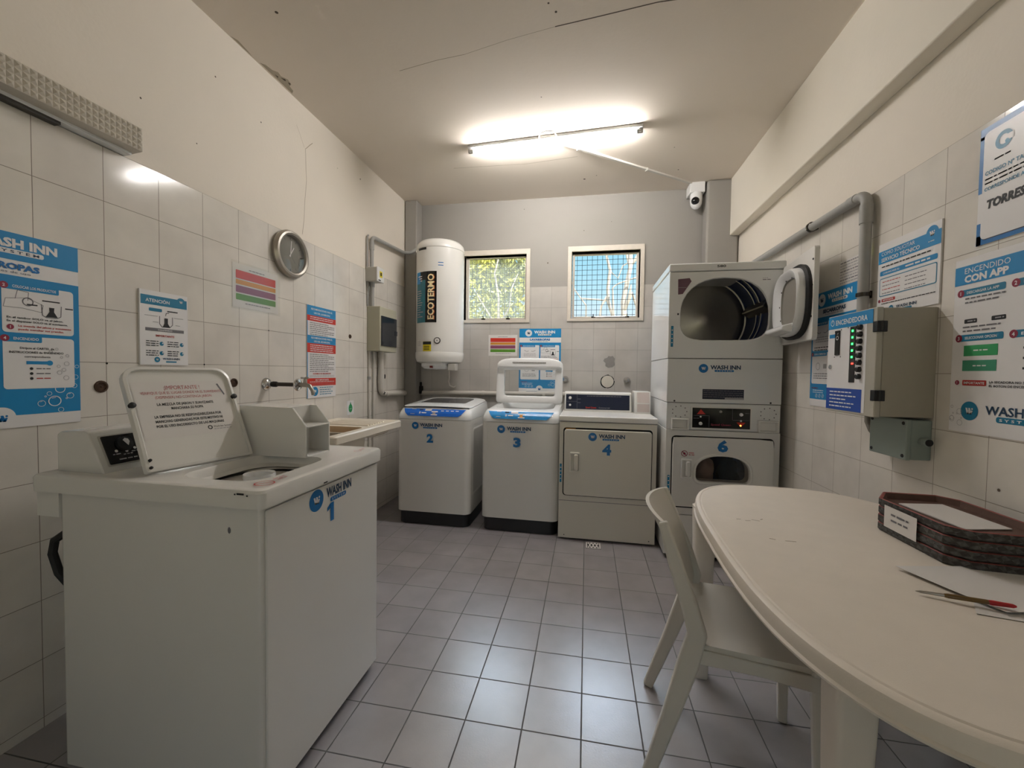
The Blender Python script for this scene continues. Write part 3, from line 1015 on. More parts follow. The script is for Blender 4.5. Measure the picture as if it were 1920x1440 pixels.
f.text(s['lettering'], 'CONTENIDO', .10, .1465, .006, 'sign_white', w=.06)
f.text(s['lettering'], 'IMPORTANTE', .10, .122, .0085, 'red_ink', w=.078)
for i in range(2):
    for j in range(2):
        u, v = .022+.087*i, .098-.040*j
        for q in range(3): f.fine(s['lettering'], u, u+.05, v-.009*q, .0042, 'ink', i*7+j*3+q)
        f.disc(s['diagrams'], u+.063, v-.009, .0085, 'teal', .0008, 18)
        f.disc(s['diagrams'], u+.067, v-.007, .003, 'sign_white', .0012, 10)
f.disc(s['logo'], .066, .022, .0115, 'teal', .0008, 20); f.wmark(s['logo'], .066, .022, .009, 'sign_white', .0014)
f.text(s['lettering'], 'WASH INN', .125, .026, .0085, 'navy_text', w=.074)
f.rrect(s['lettering'], .102, .010, .148, .016, .002, 'teal')
s.done()

# colour-coded notice, twice
def colour_notice(O, U, w, h, label, tilt=None):
    s = Sign('colour_notice', label, 'notice', O, U, w, h, .0015, 'paper_white', group='notices with four coloured bars')
    f = s.f
    a, b = w*.065, w*.935
    f.fine(s['lettering'], w*.33, w*.67, h*.905, h*.022, 'grey_ink', 4)
    for nm, y0, y1, k in (('red_bar', .66, .85, 'red'), ('orange_bar', .53, .635, 'orange'), ('mauve_bar', .345, .50, 'mauve'), ('green_bar', .175, .315, 'green')):
        f.rrect(s[nm], a, h*y0, b, h*y1, h*.015, k)
        for q in range(2 if y1-y0 > .12 else 1):
            f.fine(s['lettering'], a+w*.04, b-w*.04, h*(y1-.05-.06*q), h*.020, k, q)
    f.fine(s['lettering'], w*.25, w*.80, h*.11, h*.022, 'grey_ink', 5)
    return s
s = colour_notice((XL, 1.800, 1.534), LU, .312, .226, 'laminated sheet with four coloured bars beside the wall clock')
mb = MB(); s.f.rect(mb, -.012, -.010, .324, .236, 'laminate', .0035); mb.build('laminate', s.t, smooth=False)
s.done()
colour_notice((-.955, YB+.001, 1.372), BU, .286, .204, 'paper notice with four coloured bars on the back wall under the window').done()

# tall recommendations board
s = Sign('recommendations_board', 'tall blue and red recommendations board on the left wall above the tap', 'sign', (XL, 2.357, 1.028), LU, .304, .606, .006)
f = s.f
W, H = .304, .606
def Bd(y0, y1, k, part): f.rect(s[part], 0, H*(1-y1), W, H*(1-y0), k)
Bd(0, .105, 'blue', 'blue_band'); Bd(.105, .165, 'red', 'red_band')
Bd(.32, .405, 'blue', 'blue_band'); Bd(.405, .505, 'red', 'red_band'); Bd(.785, .87, 'red', 'red_band')
f.rect(s['blue_band'], 0, 0, .006, H, 'blue', .0005)
for t_, y in (('RECOMENDACIONES PARA EL', .035), ('USO DEL LAVARROPAS', .075), ('RECOMENDACIONES PARA EL', .345), ('USO DEL SECARROPAS', .382)):
    f.text(s['lettering'], t_, W/2, H*(1-y), .012, 'sign_white', w=.225 if 'REC' in t_ else .17)
for y, n, k in ((.122,2,'sign_white'),(.425,4,'sign_white')):
    for q in range(n): f.fine(s['lettering'], .03, W-.03, H*(1-y)-.0125*q, .006, k, int(y*99)+q)
for y, n in ((.185,7),(.525,10)):
    for q in range(n): f.fine(s['lettering'], .025, W-.02, H*(1-y)-.0125*q, .0055, 'grey_ink', int(y*99)+q, fill=1 if q % 3 else .75)
f.text(s['lettering'], 'NORMAS DE SEGURIDAD', W/2, H*(1-.735), .0105, 'red_ink', w=.19)
for q in range(2): f.fine(s['lettering'], .025, W-.02, H*(1-.757)-.009*q, .004, 'light_ink', q)
f.text(s['lettering'], 'MUY IMPORTANTE', W/2, H*(1-.805), .011, 'sign_white', w=.14)
for q in range(3): f.fine(s['lettering'], .025, W-.02, H*(1-.825)-.0115*q, .005, 'pink_ink' if q else 'sign_white', 50+q)
f.disc(s['logo'], .078, .042, .031, 'blue', .0008, 28); f.wmark(s['logo'], .078, .044, .022, 'sign_white', .0014)
for q in range(4): f.fine(s['lettering'], .125, .27-.02*(q % 2), .066-.015*q, .006, 'teal', 60+q)
s.done()

# green leaf sticker
s = Sign('recycling_sticker', 'small square sticker with a green leaf mark above the sink', 'sticker', (XL, 2.812, .872), LU, .092, .108, .0008)
s.f.disc(s['leaf_mark'], .046, .05, .026, 'app_green', .0006, 20, .032)
s.f.poly(s['leaf_mark'], [(.024,.056),(.046,.10),(.068,.056)], 'app_green', .0007)
s.f.fine(s['lettering'], .032, .060, .046, .004, 'sign_white', 3)
s.done()

# right wall boards
s = Sign('service_sign', 'white board with blue header about technical service above the switch cabinet', 'sign', (XR, 2.040, 1.486), RU, .318, .300, .006)
f = s.f
f.rect(s['header'], 0, .215, .318, .268, 'blue')
f.disc(s['header'], .278, .262, .028, 'blue', .0008, 28)
f.wmark(s['logo'], .278, .262, .021, 'sign_white', .0016); f.fine(s['logo'], .262, .294, .234, .004, 'sign_white', 2)
f.text(s['lettering'], 'COMO SOLICITAR', .018, .255, .0155, 'sign_white', w=.180, al='l', bold=False)
f.text(s['lettering'], 'SERVICIO TÉCNICO', .018, .230, .0155, 'sign_white', w=.205, al='l')
f.fine(s['lettering'], .022, .275, .200, .006, 'ink', 1)
f.rrect(s['panels'], .012, .163, .306, .183, .006, 'blue')
f.text(s['lettering'], 'COMUNICARSE AL:', .030, .173, .008, 'sign_white', w=.095, al='l')
f.fine(s['lettering'], .155, .285, .173, .008, 'sign_white', 3)
f.rrect(s['panels'], .012, .075, .306, .152, .008, 'teal')
f.rrect(s['panels'], .0155, .0785, .3025, .1485, .006, 'sign_white', .0010)
for q in range(4): f.fine(s['lettering'], .03, .13, .135-.016*q, .004, 'red_ink' if q % 2 == 0 else 'grey_ink', q); f.fine(s['lettering'], .155, .26, .132-.016*q, .004, 'grey_ink', 9+q)
f.disc(s['panels'], .014, .057, .007, 'maroon', .0008, 16)
f.rrect(s['panels'], .028, .051, .105, .064, .003, 'red_ink'); f.text(s['lettering'], 'IMPORTANTE', .066, .0575, .007, 'sign_white', w=.06)
f.fine(s['lettering'], .028, .305, .044, .004, 'ink', 6)
f.disc(s['logo'], .085, .018, .0135, 'teal', .0008, 20); f.wmark(s['logo'], .085, .018, .010, 'sign_white', .0014)
f.text(s['lettering'], 'WASH INN', .165, .021, .012, 'navy_text', w=.105)
f.rrect(s['lettering'], .13, .004, .195, .012, .003, 'teal')
s.done()

s = Sign('app_poster', 'large white poster with blue header and numbered steps at the right edge', 'poster', (XR, 1.660, 1.040), RU, .402, .576, .004)
f = s.f
f.rect(s['header'], 0, .490, .402, .552, 'blue')
f.text(s['lettering'], 'ENCENDIDO', .036, .535, .0185, 'sign_white', w=.150, al='l', bold=False)
f.text(s['lettering'], 'CON APP', .036, .508, .022, 'sign_white', w=.146, al='l', bold=2)
for (u, v, n, t_) in ((.025,.462,'1','DESCARGAR LA APP'),(.205,.462,'2','REGISTRARSE'),(.025,.312,'3','SELECCIONAR OPCION'),(.205,.312,'4','ENCENDER')):
    f.rrect(s['panels'], u, v-.011, u+.150, v+.011, .005, 'teal')
    f.disc(s['numbers'], u, v, .0125, 'maroon', .0010, 22); f.text(s['numbers'], n, u, v, .012, 'sign_white', d=.0016)
    f.text(s['lettering'], t_, u+.022, v, .0085, 'sign_white', w=.108, al='l')
for q in range(2): f.fine(s['lettering'], .042, .175-.02*q, .442-.013*q, .006, 'grey_ink', q)
for u in (.042, .135):
    f.rrect(s['panels'], u, .360, u+.045, .374, .003, 'ink'); f.fine(s['lettering'], u+.012, u+.040, .367, .005, 'light_ink', 4)
f.fine(s['lettering'], .038, .165, .348, .006, 'grey_ink', 8); f.fine(s['lettering'], .038, .150, .335, .006, 'grey_ink', 9)
f.rect(s['green_buttons'], .045, .252, .160, .287, 'app_green'); f.fine(s['lettering'], .08, .13, .27, .005, 'sign_white', 1)
f.rect(s['green_buttons'], .042, .203, .158, .238, 'app_green_dull'); f.fine(s['lettering'], .08, .125, .22, .005, 'sign_white', 2)
for q in range(3): f.fine(s['lettering'], .235, .36, .27-.03*q, .008, 'ink', q)
f.disc(s['numbers'], .026, .164, .008, 'maroon', .0010, 18); f.text(s['numbers'], '!', .026, .164, .009, 'sign_white', d=.0016)
f.rrect(s['panels'], .045, .155, .128, .173, .003, 'red_ink'); f.text(s['lettering'], 'IMPORTANTE', .0865, .164, .008, 'sign_white', w=.072)
f.text(s['lettering'], 'LA SECADORA NO SE DETIENE, ANTES', .138, .168, .007, 'ink', w=.20, al='l'); f.text(s['lettering'], 'EL BOTON DE ENCENDIDO', .138, .156, .007, 'ink', w=.14, al='l')
f.disc(s['logo'], .075, .072, .031, 'teal', .0008, 30); f.wmark(s['logo'], .075, .072, .024, 'sign_white', .0014)
f.text(s['lettering'], 'WASH INN', .130, .080, .027, 'navy_text', w=.20, al='l')
f.rrect(s['panels'], .165, .044, .290, .062, .007, 'teal'); f.text(s['lettering'], 'S Y S T E M', .228, .053, .008, 'sign_white', w=.105)
for i in range(9):
    rnd = random.Random(i)
    f.ring(s['bubbles'], rnd.uniform(-.0,.05), .015+i*.006+rnd.uniform(0,.02), rnd.choice([.003,.005,.008,.010]), .0012, 'light_ink', .0012, 16)
s.done()

s = Sign('service_card', 'white card with a blue corner border and bold lettering at the upper right', 'sign', (XR, 1.590, 1.646), RU, .300, .370, .004)
f = s.f
f.rect(s['border'], 0, .335, .300, .370, 'blue_deep'); f.rect(s['border'], 0, .165, .016, .345, 'blue_deep')
f.rect(s['border'], 0, 0, .300, .030, 'blue_deep'); f.rect(s['border'], 0, 0, .016, .070, 'blue_deep')
f.rrect(s['card'], .014, .016, .286, .352, .016, 'sign_white', .0012)
f.rrect(s['card'], .016, .013, .288, .350, .016, 'navy_dark', .0009)  # dark offset copy painted as a thin shadow under the card
f.ring(s['lettering'], .078, .303, .027, .0125, 'teal', .0018, 28); f.rect(s['lettering'], .088, .294, .108, .312, 'sign_white', .0020)
f.disc(s['lettering'], .088, .294, .006, 'teal', .0022)
f.fine(s['lettering'], .05, .10, .255, .006, 'grey_ink', 2)
f.text(s['lettering'], 'CODIGO N° TARJETA', .022, .222, .0125, 'teal', w=.16, al='l', d=.002)
f.fine(s['lettering'], .022, .20, .203, .006, 'light_ink', 3); f.fine(s['lettering'], .022, .20, .190, .006, 'light_ink', 4)
f.text(s['lettering'], 'CORRESPONDE A:', .022, .172, .011, 'teal', w=.125, al='l', d=.002)
f.text(s['lettering'], 'TORRES', .030, .122, .026, 'ink', w=.118, al='l', d=.002, it=.12, bold=2)
s.done()

s = Sign('faded_notice', 'faded printed sheet with a blue corner taped behind the grey right pipe', 'notice', (XR, 2.330, 1.640), RU, .205, .150, .001, 'paper_white')
f = s.f
for q in range(9): f.fine(s['lettering'], .008, .19, .138-.014*q, .0055, 'light_ink' if q % 3 else 'grey_ink', q)
f.rrect(s['blue_corner'], .15, .0, .205, .085, .006, 'blue_deep'); 
for q in range(5): f.fine(s['lettering'], .16, .20, .075-.014*q, .004, 'sign_white', 30+q)
s.done()
# ---------------------------------------------------------------- washer 1, near left, front towards the room
t = thing('washing_machine', 'white coin-operated top-load washer with open lid, numbered 1, nearest the camera', 'washing machine', (-1.18, 1.23, 0), 'washing machines')
X0, X1, Y0, Y1 = -1.515, -.838, .931, 1.531
mb = MB()
l0 = rr((X0+X1)/2, (Y0+Y1)/2, (X1-X0)/2, (Y1-Y0)/2, .012, 3)
l1 = rr((X0+X1)/2, (Y0+Y1)/2, (X1-X0)/2-.012, (Y1-Y0)/2-.012, .012, 3)
mb.loft([[(x,y,.03) for x,y in l0], [(x,y,.848) for x,y in l0]], 'enamel')
mb.box((X0+.02,Y0+.025,.004),(X1-.02,Y1-.025,.032),'dark_gap')
mb.build('cabinet', t)
# corner seam and front panel lip
mb = MB(); mb.box((X1-.001, Y0+.012, .028), (X1+.006, Y1-.002, .842), 'enamel'); mb.build('front_panel', t, bevel=.004)
mb = MB()
side = Fr((0, Y0, 0), (1,0,0))
side.disc(mb, -.935, .785, .005, 'grey_ink', .0008, 10, .009)
mb.build('side_hole_cap', t)
# worktop with the lid opening
mb = MB()
K = 6
ox0, ox1, oy0, oy1 = -1.195, -.912, .995, 1.335
cx, cy = (ox0+ox1)/2, (oy0+oy1)/2
hole = rr(cx, cy, (ox1-ox0)/2, (oy1-oy0)/2, .07, K)
def ro(d, r=.02): 
    x0, x1, y0, y1 = -1.60, -.820, .914, 1.548
    o = rr((x0+x1)/2, (y0+y1)/2, (x1-x0)/2-d, (y1-y0)/2-d, r, K)
    return o
loops = [[(x,y,.852) for x,y in ro(.001)], [(x,y,.893) for x,y in ro(0)], [(x,y,.900) for x,y in ro(.004)], [(x,y,.903) for x,y in ro(.011,.02)], [(x,y,.901) for x,y in ro(.028,.03)],
         [(x,y,.899) for x,y in hole]]
def hl(d, z, r=.07): return [(x,y,z) for x,y in rr(cx, cy, (ox1-ox0)/2-d, (oy1-oy0)/2-d, r, K)]
loops += [hl(.004, .893), hl(.010, .872), hl(.022, .862, .09)]
mb.loft(loops, 'enamel', False, False)
mb.box((-1.598, .93, .775), (-1.516, 1.53, .853), 'enamel')
wt = mb.build('worktop', t, bevel=0)
mb = MB()
cir = lambda r, z: [(cx-.0+r*math.cos(a), cy+r*math.sin(a), z) for a in [2*PI*i/40 for i in range(40)]]
mb.loft([cir(.20,.861), cir(.137,.857)], 'enamel', False, False)
mb.loft([cir(.139,.856), cir(.137,.835)], 'rubber', False, False)
mb.loft([cir(.150,.835), cir(.150,.815)], 'rubber', False, False)
mb.loft([cir(.139,.822), cir(.148,.80), cir(.15,.45), cir(.05,.44)], 'enamel_cream', False, False)
mb.loft([cir(.17,.857), cir(.17,.42), cir(.05,.42)], 'dark_gap', False, False)
mb.build('wash_tub', t)
mb = MB(); mb.lathe([(.075,.44),(.055,.52),(.04,.62),(.037,.82),(.042,.84),(.048,.868),(.046,.876),(.038,.872),(.03,.84),(0,.838)], (cx,cy,0), 'z', 'white_plastic', 28)
for q in range(4):
    a = q*PI/2+.4
    mb.bar([(cx+.04*math.cos(a),cy+.04*math.sin(a),.80),(cx+.07*math.cos(a+.3),cy+.07*math.sin(a+.3),.52)],.012,.03,'white_plastic',(-math.sin(a),math.cos(a),0))
mb.build('agitator', t)
# stickers on the worktop
top = Fr((-.86, .97, .9015), (0,1,0), (-1,0,0))
mb = MB()
for (u, v) in ((.01,.01),):
    top.ring(mb, u, v, .026, .0035, 'red_ink', .002, 26); top.line(mb, u-.018, v+.018, u+.018, v-.018, .004, 'red_ink', .002)
    top.fine(mb, u+.04, u+.085, v+.008, .006, 'pink_ink', 2, .002); top.fine(mb, u+.04, u+.08, v-.006, .006, 'pink_ink', 3, .002)
top.ring(mb, .48, .012, .014, .002, 'pink_ink', .002, 20); top.fine(mb, .50, .545, .018, .006, 'pink_ink', 5, .002)
mb.build('warning_stickers', t, smooth=False, recalc=False)
mb = MB()
for a, b, c_, e in ((-.902,.888,-.897,.892),(-.894,.889,-.872,.894),(-.865,.886,-.860,.890)):
    Fr((0,.9135,0),(1,0,0)).rect(mb, a, b, c_, e, 'ink', .0012)
Fr((-.8195,0,0),(0,1,0)).rect(mb, 1.165, .855, 1.185, .859, 'ink', .0012)
mb.build('paint_chips', t, smooth=False, recalc=False)
# control hood
mb = MB()
prof = [(-1.58,.898),(-1.58,1.012),(-1.565,1.022),(-1.478,1.026),(-1.462,1.020),(-1.405,.898)]
mb.prism(prof, 'y', .968, 1.36, 'enamel')
hood = mb.build('control_hood', t, bevel=.004)
a, b = Vector((-1.4615,0,1.018)), Vector((-1.406,0,.900))
hf = Fr((-1.406, .968, .900), (0,1,0), (a-b))
hl_ = (a-b).length
mb = MB(); hf.slab(mb, .018, .018, .36, hl_-.012, .003, 'grey_plastic', .004); hf.slab(mb, .023, .022, .355, hl_-.016, .0045, 'black_gloss', .004)
cp = mb.build('control_panel', t, bevel=.001)
mb = MB()
hf.rect(mb, .135, .024, .138, hl_-.018, 'navy_dark', .0052)
hf.fine(mb, .05, .11, .034, .005, 'light_ink', 1, .0054)
for u, v in ((.05,.062),(.078,.058),(.103,.064)):
    hf.disc(mb, u, v, .0045, 'sign_white', .0054, 10); hf.fine(mb, u-.012, u+.014, v-.010, .004, 'light_ink', 3, .0054)
mb.build('panel_print', t, smooth=False, recalc=False)
mb = MB(); hf2 = hf.p(.078, .082, .004)
mb.lathe([(.024,0),(.022,.008),(.0,.009)], hf2, hf.N, 'black_plastic', 20)
hf.poly(mb, [(.071,.092),(.078,.098),(.087,.094),(.089,.085),(.082,.072)], 'sign_white', .0145)
mb.build('dial_knob', t)
# coin box
mb = MB()
prof = [(-1.265,.898),(-1.265,1.082),(-1.045,1.078),(-.990,1.012),(-.990,.898)]
mb.loft([[(x,1.312,z) for x,z in prof], [(x,1.312,z) for x,z in prof], [(x,1.316,z) for x,z in prof]], 'enamel', True, False)
prof2 = [(-1.265,.898),(-1.265,1.082),(-1.09,1.080),(-1.09,1.06),(-1.03,.99),(-1.03,.898)]
mb.prism(prof, 'y', 1.308, 1.316, 'enamel')
mb.prism(prof, 'y', 1.442, 1.448, 'enamel')
mb.prism([(-1.265,.898),(-1.265,1.082),(-1.075,1.079),(-1.075,.898)], 'y', 1.315, 1.444, 'enamel')
mb.box((-1.08,1.315,1.006),(-.991,1.444,1.012),'enamel')
mb.box((-1.08,1.315,.898),(-.992,1.444,.904),'enamel')
cb = mb.build('coin_box', t, bevel=.0015)
mb = MB()
mb.box((-1.0752,1.325,.908),(-1.072,1.36,1.0),'black_plastic')
for q in range(4): mb.tube([(-1.072,1.342,.922+.022*q),(-1.05,1.342,.922+.022*q)], .007, 'dark_chrome' if q != 1 else 'brass', 10)
mb.build('coin_slide', t)
# open lid with the taped notice
t_lid = t
A, B_ = Vector((-1.262,.975,.907)), Vector((-1.190,1.267,.907))
C_, D_ = Vector((-1.352,1.302,1.218)), Vector((-1.402,.990,1.213))
Ul = (B_-A).normalized(); lw_ = (B_-A).length
Vl = ((C_+D_)/2-(A+B_)/2); lh = Vl.length
Vl = (Vl - Ul*Vl.dot(Ul)).normalized()
lfm = Fr(A, Ul, Vl)
mb = MB()
lw_ += .012
outer = rr(lw_/2, lh/2, lw_/2, lh/2, [.045,.045,.006,.006], 5)
inner = rr(lw_/2, lh/2, lw_/2-.010, lh/2-.010, [.040,.040,.004,.004], 5)
mb.loft([[lfm.p(u,v,-.012) for u,v in outer], [lfm.p(u,v,.010) for u,v in outer], [lfm.p(u,v,.012) for u,v in inner], [lfm.p(u,v,.002) for u,v in inner]], 'enamel', True, True)
lid = mb.build('lid', t, bevel=.0015)
for u, v in ((.006,lh*.62),(lw_-.006,lh*.66),(.012,.035),(.010,.012)):
    mb = MB(); p = lfm.p(u, v, .006); rb = .009 if v > .1 else .0045; mb.lathe([(rb,0),(rb,.010),(0,.012)], p, lfm.N, 'rubber', 14)
    mb.build('lid_buffer', lid)
mb = MB()
f = Fr(lfm.p(.018, .10, .0024), Ul, Vl)
nw, nh = lw_-.04, lh-.150
f.rect(mb, 0, 0, nw, nh, 'paper_white', .0004)
f.poly(mb, [(nw-.028,nh-.012),(nw-.022,nh-.010),(nw-.008,nh-.052),(nw-.012,nh-.056)], 'grey_ink', .0008)
lines = [('¡IMPORTANTE !', .155, .0145, 'pink_ink', .105), ('VERIFIQUE QUE EL LUGAR DONDE VA EL SUAVIZANTE', .137, .0095, 'pink_ink', .235), ('(DISPENSER) NO CONTENGA JABON', .121, .0095, 'pink_ink', .165),
         ('LA MEZCLA DE JABON Y SUAVIZANTE', .097, .0090, 'ink', .165), ('MANCHARA SU ROPA', .082, .0090, 'ink', .094),
         ('LA EMPRESA NO SE RESPONZABILIZARA POR', .055, .0090, 'ink', .196), ('MANCHAS GENERADAS POR ESTE MOTIVO NI', .039, .0090, 'ink', .196), ('POR EL USO INCORRECTO DE LAS MAQUINAS', .023, .0090, 'ink', .198)]
for s_, v, h_, k, w_ in lines:
    f.text(mb, s_, nw*.50, v+.018, h_, k, w=w_, d=.0010, bold=k == 'ink')
f.ring(mb, nw*.68, .021, .0075, .003, 'ink', .0010, 16)
f.text(mb, 'Wash-Inn System', nw*.72, .023, .0065, 'ink', w=.058, al='l', bold=False, d=.0010); f.fine(mb, nw*.72, nw*.93, .0135, .003, 'light_ink', 3, .0010)
mb.build('taped_notice', lid, smooth=False, recalc=False)
# front stickers
ff = Fr((X1+.006, 0, 0), (0,1,0))
machine_logo(ff, t, 1.148, .805, .0345, .142, '1', 1.222, .745, .062)
# hose behind
mb = MB(); mb.tube([(-1.525,.95,.72),(-1.55,.94,.70),(-1.56,.94,.66),(-1.545,.945,.60),(-1.52,.955,.56)], .011, 'rubber', 10)
mb.build('hose', t)

# ---------------------------------------------------------------- washers 2 and 3
def washer(x0, x1, lid_open, label, no):
    yf, yb = 3.018, 3.62
    cxm, w = (x0+x1)/2, x1-x0
    t = thing('washing_machine', label, 'washing machine', (cxm, yf+.3, 0), 'washing machines')
    K = 6
    def loop(df, ds, z, r=.05, tilt=0, bulge=.014, back=0):
        """df front inset, ds side inset"""
        l = rr(cxm, (yf+df+yb-back)/2, w/2-ds, (yb-back-yf-df)/2, [.03,.03,r,r], K)
        out = []
        n = len(l)
        for x, y in l:
            q = 1-((x-cxm)/(w/2))**2
            yy = y
            if y < yf+df+.08: yy = y - bulge*max(q, 0)*(1-(y-yf-df)/.08)
            out.append((x, yy, z+tilt*(y-yf-df)))
        return out
    # front edge of the plinth is rounded too
    mb = MB(); mb.loft([loop(.020,.012,.002), loop(.020,.012,.10), loop(.004,.004,.108)], 'black_plastic')
    mb.build('plinth', t)
    mb = MB(); mb.loft([loop(0,0,.105), loop(0,0,.832), loop(.003,.003,.836)], 'enamel', True, True)
    mb.build('cabinet', t)
    for sx, xx in ((1, x1),):      # pressed panel on the visible side
        mb = MB()
        sf = Fr((xx, 0, 0), (0,1,0))
        mb.loft([[sf.p(u,v,0) for u,v in rr(3.33,.50,.235,.27,.03,4)], [sf.p(u,v,.003) for u,v in rr(3.33,.50,.228,.263,.026,4)], [sf.p(u,v,.003) for u,v in rr(3.33,.50,.218,.253,.02,4)], [sf.p(u,v,.0004) for u,v in rr(3.33,.50,.212,.247,.018,4)]], 'enamel', False, True)
        for q in (3.18, 3.45): sf.rect(mb, q-.05, .792, q+.05, .80, 'grey_plastic', .0012)
        mb.build('side_panel', t)
    # console: curved front, open well under the lid
    mb = MB()
    wy0, wy1 = .14, .49
    def well(z, d): 
        l = rr(cxm, yf+(wy0+wy1)/2+.04, w/2-.062-d, (wy1-wy0)/2+.02-d, .10, K)
        return [(x, y, z+.030*(y-yf-.09)/.5) for x, y in l]
    TI = .06
    cons = [loop(0,0,.838), loop(.002,0,.86), loop(.014,.004,.885,.055), loop(.040,.008,.908,.06), loop(.062,.014,.918,.065,TI*.8), loop(.085,.030,.922,.07,TI), well(.922,0)]
    cons += [well(.912,.006), well(.87,.016), well(.80,.05)]
    mb.loft(cons, 'enamel_glossy', False, False)
    mb.build('console', t, angle=50)
    mb = MB()
    cyt = yf+.355
    ci = lambda r, z: [(cxm+r*math.cos(a), cyt+r*math.sin(a), z) for a in [2*PI*i/36 for i in range(36)]]
    mb.loft([ci(.26,.80), ci(.21,.79), ci(.20,.45), ci(.02,.44)], 'steel', False, False)
    mb.build('drum', t)
    # blue control strip following the curve of the front
    levels = [(.002,.862,.014),(.014,.885,.014),(.040,.908,.014),(.050,.9135,.014)]
    def surf(u, s):
        # s 0..1 along the levels, u -1..1 across
        p = s*(len(levels)-1); i = min(int(p), len(levels)-2); fr_ = p-i
        df = levels[i][0]*(1-fr_)+levels[i+1][0]*fr_; z = levels[i][1]*(1-fr_)+levels[i+1][1]*fr_
        x = cxm+u*w/2
        q = 1-u*u
        return Vector((x, yf+df-.014*q-.0022, z+.0018))
    mb = MB()
    nx, ns = 40, 9
    rows = []
    for j in range(ns+1):
        s_ = j/ns
        lim = .85-.17*(1-s_)**2
        c0 = -.02
        rows.append([surf(c0*0+(-lim+2*lim*i/nx), s_) for i in range(nx+1)])
    mb.loft(rows, 'blue_vivid' if no == '2' else 'blue_sky', False, False, closed=False)
    strip_ = mb.build('control_strip', t, recalc=True)
    def patch(mb, u0, u1, s0, s1, k, d=.0012):
        a = [surf(u0+(u1-u0)*i/6, s0) for i in range(7)]; b = [surf(u0+(u1-u0)*i/6, s1) for i in range(7)]
        off = Vector((0,-d,d*.6))
        mb.loft([[p+off for p in a], [p+off for p in b]], k, False, False, closed=False)
    mb = MB()
    patch(mb, -.62, -.50, .18, .92, 'grey_plastic'); patch(mb, -.40, -.29, .62, .80, 'black_gloss'); patch(mb, -.24, -.06, .55, .95, 'paper_white')
    patch(mb, -.05, .12, .10, .55, 'sign_white', .0016); patch(mb, -.01, .07, .2, .45, 'orange' if no == '3' else 'light_ink', .002)
    patch(mb, -.38, -.34, .25, .45, 'sign_white'); patch(mb, -.31, -.18, .30, .40, 'sign_white')
    for q in range(4): patch(mb, .2+.13*q, .28+.13*q, .55, .62, 'sign_white') if no == '2' else None
    mb.build('control_buttons', t, smooth=False, recalc=False)
    if not lid_open:
        mb = MB()
        def ll(d, z, r=.09): 
            l = rr(cxm, yf+.345, w/2-.016-d, .275-d, [.09,.09,.05,.05], K)
            out = []
            for x, y in l:
                q = 1-((x-cxm)/(w/2))**2
                yy = y-.028*max(q,0)*(1 if y < yf+.2 else 0)
                out.append((x, yy, z+.055*(y-yf-.09)+.016*q))
            return out
        outer = [ll(.004,.921), ll(0,.926), ll(.004,.932), ll(.02,.935)]
        gl = [(x, y, .936+.055*(y-yf-.09)+.016*(1-((x-cxm)/(w/2))**2)) for x, y in rr(cxm, yf+.36, w/2-.105, .165, [.05,.05,.03,.03], K)]
        gl2 = [(x, y, z-.006) for x, y, z in gl]
        mb.loft(outer+[gl, gl2], 'enamel_glossy', True, False)
        lid = mb.build('lid', t, angle=50)
        mb = MB(); mb.poly([(x, y, z+.004) for x, y, z in gl2], 'smoke'); mb.build('lid_window', lid)
        mb = MB()
        lf_ = Fr((cxm, yf+.115, .9375), (1,0,0), (0,1,.06))
        lf_.fine(mb, -.06, .0, .018, .008, 'ink', 4, .0135); lf_.text(mb, '60', .03, .018, .012, 'ink', d=.0135); lf_.fine(mb, .05, .10, .018, .008, 'grey_ink', 5, .0135)
        mb.build('lid_print', lid, smooth=False, recalc=False)
        mb = MB()
        mb.tube([(cxm-w/2+.03,yf+.075,.921),(cxm-w/4,yf+.050,.930),(cxm,yf+.042,.934),(cxm+w/4,yf+.050,.930),(cxm+w/2-.03,yf+.075,.921)], .004, 'smoke', 8)
        mb.build('lid_lip', lid)
    else:
        yl = yf+.47
        lean = .10
        def lo(d, dep, top):
            x0_, x1_ = cxm-.286+d, cxm+.286-d
            zb, zs, zt = .950+d, 1.265, 1.338-d
            pts = []
            n = 12
            for i in range(n+1):
                a = PI*i/n
                c_ = math.cos(a); s_ = math.sin(a)
                pts.append((cxm+(x1_-x0_)/2*math.copysign(abs(c_)**.42, c_), zs+(zt-zs)*abs(s_)**.8))
            for i in range(4): pts.append((x0_+.02*(1-math.cos(PI/2*i/3)), zb+.03*(1-math.sin(PI/2*i/3))))
            for i in range(4): pts.append((x1_-.02*(1-math.sin(PI/2*i/3)), zb+.03*(1-math.cos(PI/2*i/3))))
            return [(x, yl+dep+lean*(z-.95), z) for x, z in pts]
        def li(dep, g=0):
            pts = []
            x0_, x1_, zb, zt = cxm-.220-g, cxm+.222+g, 1.010-g, 1.232+g
            n = 12
            for i in range(n+1):
                u = i/n
                pts.append((x1_+(x0_-x1_)*u, zt+.004*math.sin(PI*u)))
            pts += [(x0_,zb+.06),(x0_,zb+.02),(x0_+.006,zb+.006),(x0_+.02,zb)]
            pts += [(x1_-.02,zb),(x1_-.006,zb+.006),(x1_,zb+.02),(x1_,zb+.06)]
            return [(x, yl+dep+lean*(z-.95), z) for x, z in pts]
        mb = MB()
        mb.loft([lo(.006,.030,0), lo(0,.020,0), lo(0,-.016,0), lo(.010,-.024,0), li(-.020,.012), li(-.010), li(.024), lo(.006,.030,0)], 'white_plastic', False, False)
        lid = mb.build('lid', t, angle=40)
        mb = MB(); mb.poly([(x,y+.006,z) for x,y,z in li(0,-.0)], 'lid_glass'); mb.build('lid_window', lid, smooth=False)
        mb = MB()
        arch_ = [p for p in lo(.004,-.02,0)[:13]]
        zc_ = 1.250
